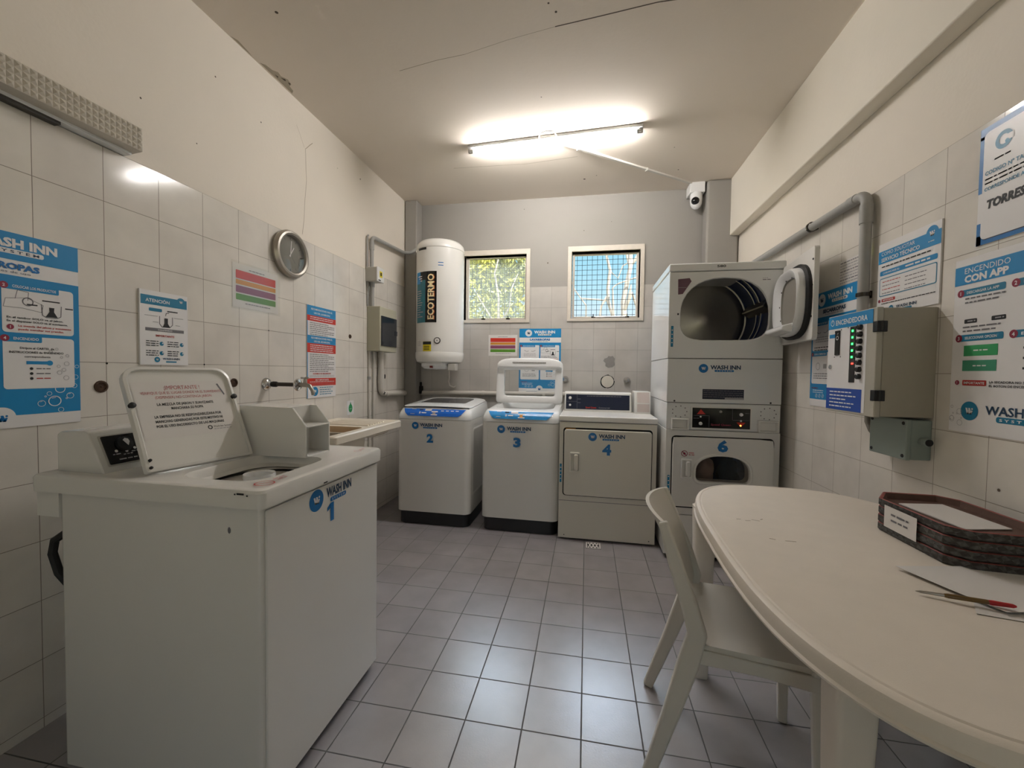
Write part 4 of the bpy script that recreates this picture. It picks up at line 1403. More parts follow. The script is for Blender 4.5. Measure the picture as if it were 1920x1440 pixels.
        def crown(g, dep, zb):
            out = []
            for x, y, z in lo(.004+g,0,0)[:13]:
                z = max(z, zb)
                out.append((x, yl+dep+lean*(z-.95), z))
            out += [(cxm-.280+g, yl+dep+lean*(zb-.95), zb), (cxm+.280-g, yl+dep+lean*(zb-.95), zb)]
            return out
        mb.loft([crown(0,-.022,1.250), crown(.004,-.044,1.256), crown(.020,-.052,1.266)], 'white_plastic', False, True)
        mb.build('lid_handle', lid, angle=35)
        mb = MB()
        gf = Fr((cxm, yl-.0525+lean*.347, 1.297), (1,0,0), (0,lean,1))
        gf.rect(mb, -.145, -.006, .145, .006, 'grey_plastic', .002)
        for q in range(24): gf.rect(mb, -.14+.012*q, -.005, -.134+.012*q, .005, 'grey_ink', .0026)
        mb.build('lid_vents', lid, smooth=False, recalc=False)
        for sx in (-1, 1):
            mb = MB(); mb.tube([(cxm+sx*.23,yl+.012,.935),(cxm+sx*.23,yl+.012,.972)], .016, 'white_plastic', 12)
            mb.build('hinge', t)
    return t
t2 = washer(-1.476, -.872, False, 'white top-load washer with blue strip and closed lid, numbered 2, under the water heater', '2')
f2 = Fr((-1.174, 3.018-.014, 0), (1,0,0))
machine_logo(f2, t2, -.140, .788, .0275, .182, '2', -.018, .692, .062)
t3 = washer(-.782, -.190, True, 'white top-load washer with blue strip and raised glass lid, numbered 3', '3')
f3 = Fr((-.486, 3.018-.014, 0), (1,0,0))
machine_logo(f3, t3, -.140, .785, .030, .182, '3', -.018, .690, .066)

# ---------------------------------------------------------------- dryer 4
def pull(mb, f, u0, v0, u1, v1, k):
    """moulded door pull: raised frame round a hollow with a rounded grip"""
    w_, h_ = u1-u0, v1-v0
    c_ = ((u0+u1)/2, (v0+v1)/2)
    o = rr(*c_, w_/2, h_/2, .008, 4); i_ = rr(c_[0], c_[1], w_/2-.008, h_/2-.012, .008, 4)
    mb.loft([[f.p(a,b,0) for a,b in o], [f.p(a,b,.010) for a,b in o], [f.p(a,b,.012) for a,b in rr(*c_, w_/2-.003, h_/2-.003, .007, 4)], [f.p(a,b,.012) for a,b in i_], [f.p(a,b,.001) for a,b in i_]], k, False, True)
    g = (u0+w_*.62, c_[1])
    mb.loft([[f.p(a,b,.001) for a,b in rr(*g, w_*.20, h_/2-.014, .010, 4)], [f.p(a,b,.020) for a,b in rr(*g, w_*.20, h_/2-.014, .010, 4)], [f.p(a,b,.024) for a,b in rr(*g, w_*.14, h_/2-.020, .007, 4)]], k)
t = thing('tumble_dryer', 'white front-loading coin dryer, numbered 4, between the open washer and stacked dryers', 'dryer', (.153, 3.3, 0), 'tumble dryers')
x0, x1, yf, yb = -.186, .492, 2.975, 3.64
mb = MB(); mb.box((x0, yf, .012), (x1, yb, .862), 'enamel_cream')
mb.box((x0+.01, yf+.02, .002), (x1-.01, yb-.02, .013), 'dark_gap')
cab = mb.build('cabinet', t, bevel=.004)
mb = MB(); mb.box((x0-.004, yf-.006, .866), (x1+.004, yb+.005, .905), 'enamel'); mb.build('worktop', t, bevel=.007, seg=3)
fd = Fr((0, yf, 0), (1,0,0))
mb = MB(); fd.rrect(mb, -.158, .325, .462, .822, .022, 'dark_gap', .0005); fd.rect(mb, x0+.002, .286, x1-.002, .2895, 'grey_ink', .0006); fd.rect(mb, x0+.002, .8625, x1-.002, .866, 'grey_ink', .0006)
for u in (-.142, .452): fd.disc(mb, u, .035, .004, 'ink', .0008, 10)
fd.rect(mb, -.142, .808, -.07, .818, 'brass', .0008)
mb.build('seams', t, smooth=False, recalc=False)
mb = MB()
fd.slab(mb, -.150, .333, .455, .810, .018, 'enamel_cream', .020, .003)
door = mb.build('door', t, bevel=.005, seg=3)
mb = MB()
fe = Fr((0, yf-.021, 0), (1,0,0))
pull(mb, fe, -.107, .503, -.036, .647, 'enamel_cream')
mb.build('door_handle', door, bevel=.002)
machine_logo(fe, door, .050, .762, .030, .180, '4', .150, .675, .072)
mb = MB(); fd.rrect(mb, -.180, .42, -.166, .555, .002, 'teal', .0008)
for q in range(9): fd.rect(mb, -.177, .43+.0135*q, -.169, .437+.0135*q, 'sign_white' if q % 2 else 'blue', .0012)
mb.build('side_sticker', t, smooth=False, recalc=False)
# console at the back
mb = MB()
prof = [(3.36,.904),(3.385,1.052),(3.40,1.062),(3.50,1.062),(3.52,.904)]
mb.prism([(y,z) for y,z in prof], 'x', x0+.012, .355, 'enamel')
mb.build('control_hood', t, bevel=.004)
cf_ = Fr((x0+.012, 3.36, .904), (1,0,0), (0,.025,.148))
mb = MB(); cf_.slab(mb, .012, .018, .515, .138, .003, 'navy_dark', .003); 
cf_.rect(mb, .10, .02, .103, .136, 'grey_ink', .0036); cf_.rect(mb, .014, .078, .10, .080, 'grey_ink', .0036)
cf_.text(mb, 'Speed Queen', .17, .034, .013, 'red', w=.085, al='l', d=.0038); cf_.text(mb, 'Commercial', .275, .033, .010, 'light_ink', w=.085, al='l', d=.0038, bold=False)
cf_.fine(mb, .18, .45, .126, .006, 'grey_ink', 3, .0038)
for q in range(2): cf_.fine(mb, .105, .13, .10-.03*q, .006, 'grey_ink', q, .0038)
mb.build('control_panel', t, smooth=False)
for v, r in ((.108,.013),(.050,.009)):
    mb = MB(); mb.lathe([(r,.003),(r*.85,.018),(0,.019)], cf_.p(.045, v), cf_.N, 'sign_white', 18); mb.build('knob', t)
# coin box
mb = MB(); mb.prism([(3.30,.904),(3.30,.985),(3.325,1.075),(3.50,1.075),(3.50,.904)], 'x', .372, .492, 'enamel'); cb = mb.build('coin_box', t, bevel=.003)
mb = MB(); cq = Fr((.385, 3.3, .90), (1,0,0)); cq.rect(mb, .006, .018, .098, .080, 'coin_plate', .0012)
cq2 = Fr((.385, 3.30, .985), (1,0,0), (0,.025,.09)); cq2.rect(mb, .006, .004, .098, .088, 'coin_plate', .0012)
mb.build('coin_plate', cb, smooth=False, recalc=False)

# ---------------------------------------------------------------- stacked dryers 5 and 6
t = thing('stacked_dryer', 'tall stacked pair of white coin dryers, upper door open, lower one numbered 6', 'dryer', (.86, 3.15, 0), 'tumble dryers')
x0, x1, yf, yb = .518, 1.200, 2.808, 3.50
fs = Fr((0, yf, 0), (1,0,0))
mb = MB()
# upper shell with the drum opening
def opening(g=0):
    n = 16
    out = []
    cx, zs = .852, 1.600
    for i in range(2*n):
        a = PI*2*i/(2*n)
        c_, s_ = math.cos(a), math.sin(a)
        if s_ >= 0: out.append((cx+(.265-g)*math.copysign(abs(c_)**.84, c_), zs+(.236-g)*abs(s_)**.92))
        else: out.append((cx+(.265-g)*math.copysign(abs(c_)**.42, c_), zs-(.165-g)*abs(s_)**.55))
    return out
op = opening()
sq = match_rect(op, .852, 1.6, x0, x1, 1.322, 1.876)
mb.loft([[(a,yb,b) for a,b in sq], [(a,yf,b) for a,b in sq], [(a,yf,b) for a,b in op], [(a,yf+.012,b) for a,b in opening(.004)]], 'enamel_glossy', True, False)
mb.build('upper_cabinet', t, bevel=.003)
mb = MB(); mb.box((x0-.003, yf-.004, 1.880), (x1+.003, yb, 1.930), 'enamel_glossy'); tl_ = mb.build('top_panel', t, bevel=.008, seg=3)
mb = MB(); Fr((0,yf-.004,0),(1,0,0)).text(mb, '580', .828, 1.906, .015, 'ink', w=.052); mb.build('printed_number', tl_, smooth=False, recalc=False)
# drum
mb = MB()
dc = (.855, 1.625)
ring_ = lambda r, y: [(dc[0]+r*math.cos(a), y, dc[1]+r*math.sin(a)) for a in [2*PI*i/48 for i in range(48)]]
mb.loft([[(a,yf+.012,b) for a,b in opening(.004)], [(a,yf+.058,b) for a,b in opening(-.035)]], 'drum_wall', False, False)
prof = [(.305,.055),(.308,.22),(.300,.23),(.308,.24),(.308,.30),(.300,.31),(.308,.32),(.308,.47),(.30,.50)]
mb.loft([ring_(r, yf+d) for r, d in prof], 'drum_wall', False, False)
dr = mb.build('drum', t)
mb = MB(); mb.loft([ring_(.300, yf+.498), ring_(.29, yf+.50), ring_(.265, yf+.485), ring_(.235, yf+.48), ring_(.06, yf+.485), ring_(.045, yf+.478), ring_(.001, yf+.478)], 'brushed_steel', False, False)
mb.build('drum_back', dr)
for a in (.16, .16+2*PI/3, .16+4*PI/3):
    mb = MB()
    e = Vector((math.cos(a), 0, math.sin(a))); p = Vector((-math.sin(a), 0, math.cos(a)))
    C0 = Vector((dc[0], 0, dc[1]))
    mb.loft([[C0+e*.306+p*.045+Vector((0,y,0)), C0+e*.262+Vector((0,y,0))+p*.004, C0+e*.262+Vector((0,y,0))-p*.004, C0+e*.306-p*.045+Vector((0,y,0))] for y in (yf+.09, yf+.46)], 'steel')
    mb.build('baffle', dr)
for y in (yf+.235, yf+.315):
    mb = MB(); mb.loft([ring_(.306, y-.006), ring_(.298, y-.003), ring_(.298, y+.003), ring_(.306, y+.006)], 'steel', False, False); mb.build('drum_rib', dr)
# plates on the upper front
mb = MB()
fs.poly(mb, [(.570,1.830),(.640,1.836),(.652,1.815),(.600,1.735),(.572,1.732)], 'mauve_dark', .0008)
fs.rect(mb, .574, 1.775, .622, 1.777, 'light_ink', .0012)
fs.rrect(mb, .534, 1.395, .549, 1.530, .002, 'teal', .0008)
for q in range(9): fs.rect(mb, .538, 1.405+.0135*q, .545, 1.412+.0135*q, 'sign_white' if q % 2 else 'blue', .0012)
fs.fine(mb, 1.07, 1.115, 1.815, .006, 'grey_ink', 2); fs.fine(mb, 1.07, 1.10, 1.825, .004, 'light_ink', 3)
fs.rect(mb, .570, 1.600, .580, 1.612, 'ink', .0008)
mb.build('stickers', t, smooth=False, recalc=False)
# middle service panel, coin panel, lower cabinet
mb = MB(); mb.box((x0, yf, 1.034), (x1, yb, 1.318), 'enamel_glossy'); mp = mb.build('middle_panel', t, bevel=.004)
machine_logo(fs, mp, .738, 1.257, .0285, .180)
mb = MB(); fs.rect(mb, .736, 1.060, .982, 1.124, 'navy_dark', .0008)
for q in range(4): fs.fine(mb, .742, .976, 1.114-.013*q, .005, 'grey_ink', q)
fs.rect(mb, .870, 1.061, .980, 1.071, 'light_ink', .0016)
for u in (.566, 1.138): fs.disc(mb, u, 1.044, .006, 'ink', .001, 12)
mb.build('rating_plate', mp, smooth=False, recalc=False)
mb = MB(); mb.box((x0+.002, yf+.004, .858), (x1-.002, yb, 1.031), 'enamel_glossy'); cpn = mb.build('coin_panel', t, bevel=.003)
fc = Fr((0, yf+.004, 0), (1,0,0))
mb = MB(); fc.slab(mb, .670, .866, 1.030, 1.010, .008, 'enamel', .004); fc.slab(mb, .678, .874, 1.022, 1.003, .010, 'black_gloss', .002)
cs = mb.build('control_strip', t, bevel=.001)
mb = MB()
fk = Fr((0, yf-.006, 0), (1,0,0))
fk.poly(mb, [(.704,.962),(.728,.994),(.757,.962)], 'red', .001); fk.poly(mb, [(.942,.916),(.995,.916),(.968,.886)], 'red', .001)
for u0, v0, u1, v1 in ((.684,.952,.778,.954),(.778,.88,.780,.954),(.918,.928,1.016,.930),(.916,.930,.918,1.0)): fk.rect(mb, u0, v0, u1, v1, 'grey_ink', .001)
fk.text(mb, 'Speed Queen', .85, .898, .012, 'maroon', w=.12, d=.001)
fk.fine(mb, .685, .72, .935, .004, 'grey_ink', 3, .001); fk.fine(mb, .99, 1.015, .975, .004, 'grey_ink', 4, .001)
mb.build('strip_print', cs, smooth=False, recalc=False)
for u, v, r, k in ((.728,.946,.006,'sign_white'),(.728,.902,.011,'sign_white'),(.846,.982,.009,'steel'),(.968,.966,.011,'sign_white'),(.968,.926,.006,'sign_white'),(.966,.896,.005,'led_amber')):
    mb = MB(); mb.lathe([(r,0),(r*.85,.010 if r > .008 else .003),(0,.011 if r > .008 else .0035)], fk.p(u,v), fk.N, k, 14); mb.build('knob' if r > .008 else 'indicator_light', cs)
for u0, u1 in ((.548,.655),(1.068,1.185)):
    mb = MB()
    z0, z1 = (.858, .932)
    q_ = lambda g, y: [(u0+g,y,z0+g),(u1-g,y,z0+g),(u1-g,y,z1-g),(u0+g,y,z1-g)]
    mb.loft([q_(0,yf+.003), q_(0,yf-.020), q_(.003,yf-.022), q_(.008,yf-.022), q_(.012,yf+.001)], 'enamel', False, True)
    mb.build('coin_slot', cpn, bevel=.0015)
mb = MB()
rnd = random.Random(5)
for cxx in (.600, 1.128):
    for q in range(9):
        a = 2*PI*q/9
        fc.disc(mb, cxx+.045*math.cos(a), .975+.036*math.sin(a), .004, 'grey_ink', .0008, 9)
mb.build('screw_holes', cpn, smooth=False, recalc=False)
mb = MB()
dw = dshape(.864, .530, .694, .158, .590, .035)
lo_ = match_rect(dw, .864, .61, x0, x1, .30, .855)
mb.loft([[(a,yb,b) for a,b in lo_], [(a,yf,b) for a,b in lo_], [(a,yf,b) for a,b in dw], [(a,yf+.06,b) for a,b in dw]], 'enamel', False, False)
mb.box((x0+.02, yb-.02, .32), (x1-.02, yb, .855), 'enamel')
mb.build('lower_cabinet', t, bevel=.003)
mb = MB(); mb.box((x0+.002, yf+.003, .030), (x1-.002, yb, .296), 'enamel'); mb.box((x0+.03, yf+.03, .002), (x1-.03, yb-.03, .032), 'dark_gap'); mb.build('kick_panel', t, bevel=.003)
# lower door
mb = MB()
dx0, dx1, dz0, dz1 = .560, 1.160, .352, .812
lo_ = match_rect(dw, .864, .61, dx0, dx1, dz0, dz1)
# rounded outside corners
def rnd_corner(l):
    out = []
    for a, b in l:
        cxx = min(max(a, dx0+.02), dx1-.02); czz = min(max(b, dz0+.02), dz1-.02)
        d = Vector((a-cxx, b-czz))
        if abs(d.x) > 1e-6 and abs(d.y) > 1e-6:
            d = d.normalized()*.02
            a, b = cxx+d.x, czz+d.y
        out.append((a, b))
    return out
lo_ = rnd_corner(lo_)
def grow(l, g): 
    return [(.864+(a-.864)*(1+g/.15), .61+(b-.61)*(1+g/.085)) for a, b in l]
mb.loft([[(a,yf-.003,b) for a,b in lo_], [(a,yf-.018,b) for a,b in lo_], [(a,yf-.018,b) for a,b in grow(dw,.020)], [(a,yf-.026,b) for a,b in grow(dw,.014)], [(a,yf-.026,b) for a,b in grow(dw,.004)], [(a,yf-.008,b) for a,b in dw], [(a,yf+.01,b) for a,b in dw]], 'enamel', False, False)
ld = mb.build('lower_door', t, bevel=.0015)
mb = MB(); fs.rrect(mb, dx0-.006, dz0-.006, dx1+.006, dz1+.006, .026, 'dark_gap', .0005)
# keep the seam clear of the window
mb = MB(); so = rr((dx0+dx1)/2, (dz0+dz1)/2, (dx1-dx0)/2+.006, (dz1-dz0)/2+.006, .026, 5); si = rr((dx0+dx1)/2, (dz0+dz1)/2, (dx1-dx0)/2-.004, (dz1-dz0)/2-.004, .02, 5)
mb.loft([[fs.p(a,b,.0006) for a,b in so], [fs.p(a,b,.0006) for a,b in si]], 'dark_gap', False, False); mb.build('door_seam', t, smooth=False)
mb = MB(); mb.poly([(a,yf-.006,b) for a,b in dw], 'door_glass'); mb.build('door_window', ld, smooth=False)
fl_ = Fr((0, yf-.018, 0), (1,0,0))
mb = MB(); pull(mb, fl_, .612, .545, .680, .672, 'enamel')
mb.build('door_handle', ld, bevel=.002)
mb = MB(); fl_.text(mb, '6', .862, .763, .068, 'blue_deep', w=.064, bold=2); mb.build('number_sticker', ld, smooth=False, recalc=False)
mb = MB(); fl_.ring(mb, .632, .705, .020, .004, 'maroon', .0012, 24); fl_.line(mb, .620, .717, .644, .693, .005, 'maroon', .0014); fl_.disc(mb, .632, .705, .008, 'maroon', .0012, 10)
fl_.fine(mb, .658, .692, .710, .007, 'pink_ink', 1); fl_.fine(mb, .658, .692, .698, .007, 'pink_ink', 2)
mb.build('warning_sticker', ld, smooth=False, recalc=False)
mb = MB(); fs.rrect(mb, .534, .44, .549, .555, .002, 'teal', .0008)
for q in range(8): fs.rect(mb, .538, .447+.0135*q, .545, .454+.0135*q, 'sign_white' if q % 2 else 'blue', .0012)
mb.build('side_sticker', t, smooth=False, recalc=False)
# open upper door, hinged on the right
hx = 1.180
P0, P1 = Vector((hx, yf-.012, 1.404)), Vector((1.122, 2.325, 1.404))
Ud = (P0-P1).normalized()      # seen from the room: left = towards the camera... inner face looks to -x
fdor = Fr(P0, -Ud, (0,0,1))    # u from the hinge to the free edge
# inner face normal must point to -x
sgn = 1 if fdor.N.x < 0 else -1
dw_, dh_ = (P0-P1).length, .478
def dp(u, v, d): return fdor.O + fdor.U*u + fdor.V*v + fdor.N*(d*sgn)
mb = MB()
ol = rr(dw_/2, dh_/2, dw_/2, dh_/2, .02, 4)
mb.loft([[dp(u,v,-.024) for u,v in ol], [dp(u,v,-.002) for u,v in ol], [dp(u,v,0) for u,v in rr(dw_/2, dh_/2, dw_/2-.003, dh_/2-.003, .018, 4)]], 'enamel')
ud = mb.build('upper_door', t)
ucx, ucz = dw_*.50, dh_*.46
def plug(sx, sz, d, n=40):
    out = []
    for i in range(n):
        a = 2*PI*i/n
        c_, s_ = math.cos(a), math.sin(a)
        e = .72
        out.append(dp(ucx+.215*sx*math.copysign(abs(c_)**e, c_), ucz+.190*sz*math.copysign(abs(s_)**e, s_)+(.0), d))
    return out
mb = MB(); mb.loft([plug(1.06,1.06,-.001), plug(1.07,1.07,.016), plug(1.03,1.03,.028), plug(.97,.97,.022)], 'rubber', False, False); mb.build('door_seal', ud)
mb = MB(); mb.loft([plug(.985,.985,.004), plug(.97,.97,.050), plug(.93,.93,.062), plug(.88,.88,.060), plug(.66,.72,.034)], 'white_plastic', False, False)
for k_ in range(10):
    a = 2*PI*k_/10
    p = dp(ucx+.150*math.cos(a), ucz+.142*math.sin(a), .0375); mb.lathe([(.0045,0),(.0045,.002),(0,.003)], p, fdor.N*sgn, 'dark_chrome', 8)
pl = mb.build('door_liner', ud)
mb = MB(); mb.loft([plug(.66,.72,.034), plug(.64,.70,.026), plug(.001,.001,.026)], 'liner_grey', False, False); mb.build('liner_panel', pl)
mb = MB()
mb.loft([[dp(ucx+.10*s_, ucz-.120, .05), dp(ucx+.10*s_, ucz-.135, .105), dp(ucx+.10*s_, ucz-.160, .112), dp(ucx+.10*s_, ucz-.175, .06)] for s_ in (-1.5, -1, 0, 1, 1.5)], 'white_plastic')
mb.build('lint_lip', pl, bevel=.006)
mb = MB()
for u, v in ((dw_-.012,.12),(dw_-.012,.28),(dw_-.012,.41)): 
    p = dp(u, v, 0); mb.lathe([(.005,-.001),(.005,.003),(0,.004)], p, fdor.N*sgn, 'rubber', 10)
mb.box(tuple(dp(dw_-.05,.235,.010)-Vector((.008,.008,.012))), tuple(dp(dw_-.05,.235,.010)+Vector((.008,.008,.012))), 'dark_chrome')
mb.build('door_catch', ud)
for z in (1.50, 1.80):
    mb = MB(); mb.tube([(x1-.004,yf-.010,z-.03),(x1-.004,yf-.010,z+.03)], .008, 'steel', 10); mb.build('hinge', t)

mb = MB()
rl = lambda r, y: [(.864+r*math.cos(a), y, .615+r*math.sin(a)) for a in [2*PI*i/40 for i in range(40)]]
mb.loft([rl(.265, yf+.062), rl(.265, yf+.52), rl(.01, yf+.525)], 'drum_wall', False, False)
mb.loft([[(a,yf+.06,b) for a,b in dw], [(a,yf+.064,b) for a,b in match_rect(dw, .864, .61, .61, 1.118, .36, .84)]], 'drum_wall', False, False)
mb.build('lower_drum', t)
# laundry inside the lower dryer
def cloth(name, label, c, r, seed, k):
    rnd = random.Random(seed)
    mb = MB()
    ph = [(rnd.uniform(2,6), rnd.uniform(2,6), rnd.uniform(0,6)) for _ in range(4)]
    n, m_ = 28, 14
    loops = []
    for i in range(1, m_):
        th = PI*i/m_
        lp = []
        for j in range(n):
            q = 2*PI*j/n
            f_ = 1+sum(.09*math.sin(a*th+p)*math.cos(round(b)*q+p) for a, b, p in ph)
            lp.append((c[0]+r[0]*f_*math.sin(th)*math.cos(q), c[1]+r[1]*f_*math.sin(th)*math.sin(q), c[2]-r[2]*f_*math.cos(th)))
        loops.append(lp)
    mb.loft(loops, k)
    return tag(mb.build(name, angle=180), label, 'laundry', 'laundry in the lower dryer')
cloth('laundry', 'brown crumpled laundry seen at the left of the lower dryer window', (.790, 2.985, .560), (.075,.08,.105), 4, 'cloth_brown')
cloth('laundry', 'dark crumpled laundry seen at the right of the lower dryer window', (.958, 2.99, .545), (.062,.08,.105), 8, 'cloth_dark')
# ---------------------------------------------------------------- left wall fittings
for i, (y, z, lab) in enumerate(((1.222,1.144,'rusty capped pipe stub left of the washer lid'),(1.805,1.144,'rusty capped pipe stub right of the washer lid'),(2.85,1.470,'small rusty pipe stub right of the recommendations board'))):
    r = .020 if i < 2 else .014
    mb = MB(); mb.lathe([(r*1.15,-.002),(r*1.1,.004),(r*.8,.006),(r*.75,.001),(.004,.002),(0,.006)], (XL, y, z), 'x', 'rust', 18)
    tag(mb.build('pipe_stub'), lab, 'pipe stub', 'capped pipe stubs in the left wall')

t = thing('wall_tap', 'chrome wall tap on a long extension pipe above the sink', 'tap', (XL, 2.02, 1.131))
ty, tz = 2.02, 1.131
mb = MB(); mb.lathe([(.036,.0),(.034,.008),(.024,.018),(.015,.022)], (XL,ty,tz), 'x', 'chrome', 28); mb.build('escutcheon', t)
mb = MB(); mb.tube([(XL,ty,tz),(XL+.045,ty,tz)], .011, 'white_plastic', 14); mb.tube([(XL+.035,ty,tz),(XL+.045,ty,tz),(XL+.065,ty,tz),(XL+.075,ty,tz)], [.013,.016,.016,.012], 'rubber', 14)
mb.tube([(XL+.07,ty,tz),(XL+.20,ty,tz)], .0115, 'dark_chrome', 14); mb.build('extension_pipe', t)
mb = MB(); mb.lathe([(.012,-.004),(.030,-.001),(.034,.006),(.030,.012),(.014,.018)], (XL+.195,ty,tz), 'x', 'chrome', 26); mb.build('flange', t)
mb = MB(); mb.tube([(XL+.205,ty,tz),(XL+.25,ty,tz),(XL+.275,ty,tz-.006),(XL+.292,ty,tz-.03),(XL+.298,ty,tz-.055)], [.011,.013,.011,.010,.0095], 'steel', 14)
mb.tube([(XL+.245,ty,tz),(XL+.245,ty,tz+.035)], [.011,.006], 'steel', 12); mb.build('tap_body', t)
mb = MB(); mb.tube([(XL+.222,ty,tz+.038),(XL+.268,ty,tz+.038)], .005, 'steel', 8); mb.tube([(XL+.245,ty-.02,tz+.038),(XL+.245,ty+.02,tz+.038)], .005, 'steel', 8); mb.build('cross_handle', t)

# sink
t = thing('laundry_sink', 'cream plastic laundry sink with ribbed board on the left wall', 'sink', (XL, 2.35, .5))
sx0, sx1, sy0, sy1 = XL, -1.285, 1.925, 2.705
K = 5
mb = MB()
ob = [(sx0,sy0),(sx1,sy0),(sx1,sy1-.02),(sx1-.02,sy1+.0),(sx0,sy1+.16)]
# rim as ring round the bowl
bowl = rr(-1.545, 2.165, .175, .195, .045, K)
def outl(g): 
    l = rr((sx0+sx1)/2, (sy0+sy1)/2, (sx1-sx0)/2-g, (sy1-sy0)/2-g, .02, K)
    return l
mb.loft([[(x,y,.818) for x,y in outl(.004)], [(x,y,.822) for x,y in outl(0)], [(x,y,.858) for x,y in outl(0)], [(x,y,.866) for x,y in outl(.006)], [(x,y,.866) for x,y in outl(.022)], [(x,y,.858) for x,y in outl(.034)], [(x,y,.856) for x,y in bowl]], 'sink_plastic', False, False)
mb.build('rim', t)
mb = MB()
def bl(g, z): return [(x,y,z) for x,y in rr(-1.545, 2.165, .175-g, .195-g, .045, K)]
mb.loft([bl(0,.856), bl(.006,.84), bl(.022,.60), bl(.05,.575), bl(.15,.57)], 'sink_inner', False, True)
mb.build('basin', t)
mb = MB(); mb.loft([[(x,y,z) for x,y in rr(-1.545, 2.165, .195-g, .215-g, .05, K)] for g, z in ((.0,.845),(.02,.60),(.06,.545),(.12,.54))], 'sink_plastic', False, True); 
mb.loft([[(x,y,z) for x,y in rr(-1.545, 2.55, .20-g, .13-g, .03, K)] for g, z in ((.0,.845),(.01,.79),(.03,.775))], 'sink_plastic', False, True); mb.build('sink_shell', t)
mb = MB()
for q in range(7):
    y = 2.42+.033*q
    mb.tube([(-1.70,y,.8555),(-1.38,y,.8555)], .009, 'sink_plastic', 10)
mb.build('washboard_ribs', t)
mb = MB()
for y in (2.0, 2.33): mb.prism([(XL,.50),(XL,.82),(XL+.28,.82),(XL+.28,.80)], 'y', y-.012, y+.012, 'grey_plastic')
mb.build('bracket', t)

mb = MB(); mb.tube([(XL,2.95,.555),(XL+.06,2.95,.555)], .022, 'white_plastic', 16); mb.tube([(XL+.055,2.95,.555),(XL+.085,2.95,.555)], .034, 'white_plastic', 16); mb.tube([(XL+.07,2.95,.53),(XL+.07,2.95,.49)],.02,'white_plastic',14)
tag(mb.build('drain_valve', bevel=.003), 'small white plastic valve low on the left wall beyond the sink', 'valve')

# conduit run, junction box, breaker panel
def arc(c, r, a0, a1, n, fn):
    return [fn(c, r*math.cos(a0+(a1-a0)*i/n), r*math.sin(a0+(a1-a0)*i/n)) for i in range(n+1)]
x = XL+.03
mb = MB()
pts = [(x,3.115,2.05),(x,3.115,2.26)]+[(x, 3.165-.05*math.cos(a), 2.26+.05*math.sin(a)) for a in [PI/2*i/6 for i in range(1,7)]]+[(x,3.55,2.335),(x,3.70,2.345),(x+.04,3.77,2.36),(x+.12,3.81,2.42),(x+.22,3.85,2.455)]
mb.tube(pts, .016, 'pipe_grey', 14)
mb.tube([(x,3.115,2.20),(x,3.115,2.26)], .0195, 'pipe_grey', 14)
mb.tube([(XL+.008,3.085,2.05),(XL+.008,3.085,2.30),(XL+.008,3.10,2.315)], .007, 'pipe_grey', 8)
tag(mb.build('conduit'), 'grey conduit arching from the junction box towards the water heater', 'conduit')
t = thing('junction_box', 'small white junction box with yellow sticker on the left wall conduit', 'junction box', (XL, 3.12, 1.99))
mb = MB(); mb.box((XL,3.07,1.938),(XL+.095,3.175,2.052),'grey_plastic'); mb.build('box_body', t, bevel=.006)
mb = MB(); mb.box((XL+.095,3.068,1.936),(XL+.108,3.177,2.054),'white_plastic'); mb.build('box_cover', t, bevel=.004)
jf = Fr((XL+.1085,3.07,1.938),(0,1,0)); mb = MB(); jf.rect(mb,.03,.035,.075,.085,'yellow'); jf.rect(mb,.042,.048,.063,.075,'ink',.001); jf.rect(mb,.01,.005,.05,.014,'ink'); mb.build('warning_sticker', t, smooth=False, recalc=False)
mb = MB(); mb.tube([(x,3.125,1.74),(x,3.125,1.94)], .016, 'pipe_grey', 14); mb.tube([(x,3.125,1.90),(x,3.125,1.94)], .020, 'pipe_grey', 14); mb.tube([(XL+.008,3.09,1.74),(XL+.008,3.09,1.94)], .007, 'pipe_grey', 8)
tag(mb.build('conduit'), 'short vertical conduit between white junction box and breaker panel', 'conduit')
t = thing('breaker_panel', 'beige electrical breaker panel with dark smoked door on the left wall', 'electrical panel', (XL, 3.24, 1.55))
mb = MB(); mb.box((XL,3.092,1.372),(XL+.118,3.385,1.738),'breaker_grey'); bp_ = mb.build('enclosure', t, bevel=.005)
mb = MB()
for z in (1.41,1.54,1.70): Fr((XL,3.092,0),(1,0,0)).disc(mb, .026, z, .009, 'box_grey', .001, 14)
mb.build('knockouts', bp_, smooth=False, recalc=False)
pf = Fr((XL+.118,3.092,1.372),(0,1,0))
mb = MB(); pf.slab(mb, .015,.045,.278,.290,.010,'smoke',.004); pd = mb.build('door', t, bevel=.002)
mb = MB(); pf.slab(mb, .245,.145,.283,.185,.014,'smoke',.002); mb.build('door_catch', pd, bevel=.002)
x2 = XL+.03
mb = MB()
pts = [(x2,3.275,1.372),(x2,3.275,1.06)]+[(x2,3.325-.05*math.cos(a),1.06-.05*math.sin(a)) for a in [PI/2*i/6 for i in range(1,7)]]+[(x2,3.745,.995)]
mb.tube(pts, .024, 'pipe_white', 16); mb.tube([(x2,3.275,1.10),(x2,3.275,1.18)], .0275, 'pipe_white', 16); mb.tube([(x2,3.345,1.008),(x2,3.40,1.006)], .0275, 'pipe_white', 16)
mb.tube([(x2,3.275,1.372),(x2,3.275,1.33)], .028, 'pipe_white', 16)
thick = tag(mb.build('conduit'), 'thick white conduit bending from breaker panel towards the back corner', 'conduit')
mb = MB(); mb.tube([(x2-.006,3.292,1.012),(x2-.002,3.305,1.030)], .029, 'rubber', 14)
mb.build('pipe_tape', thick)
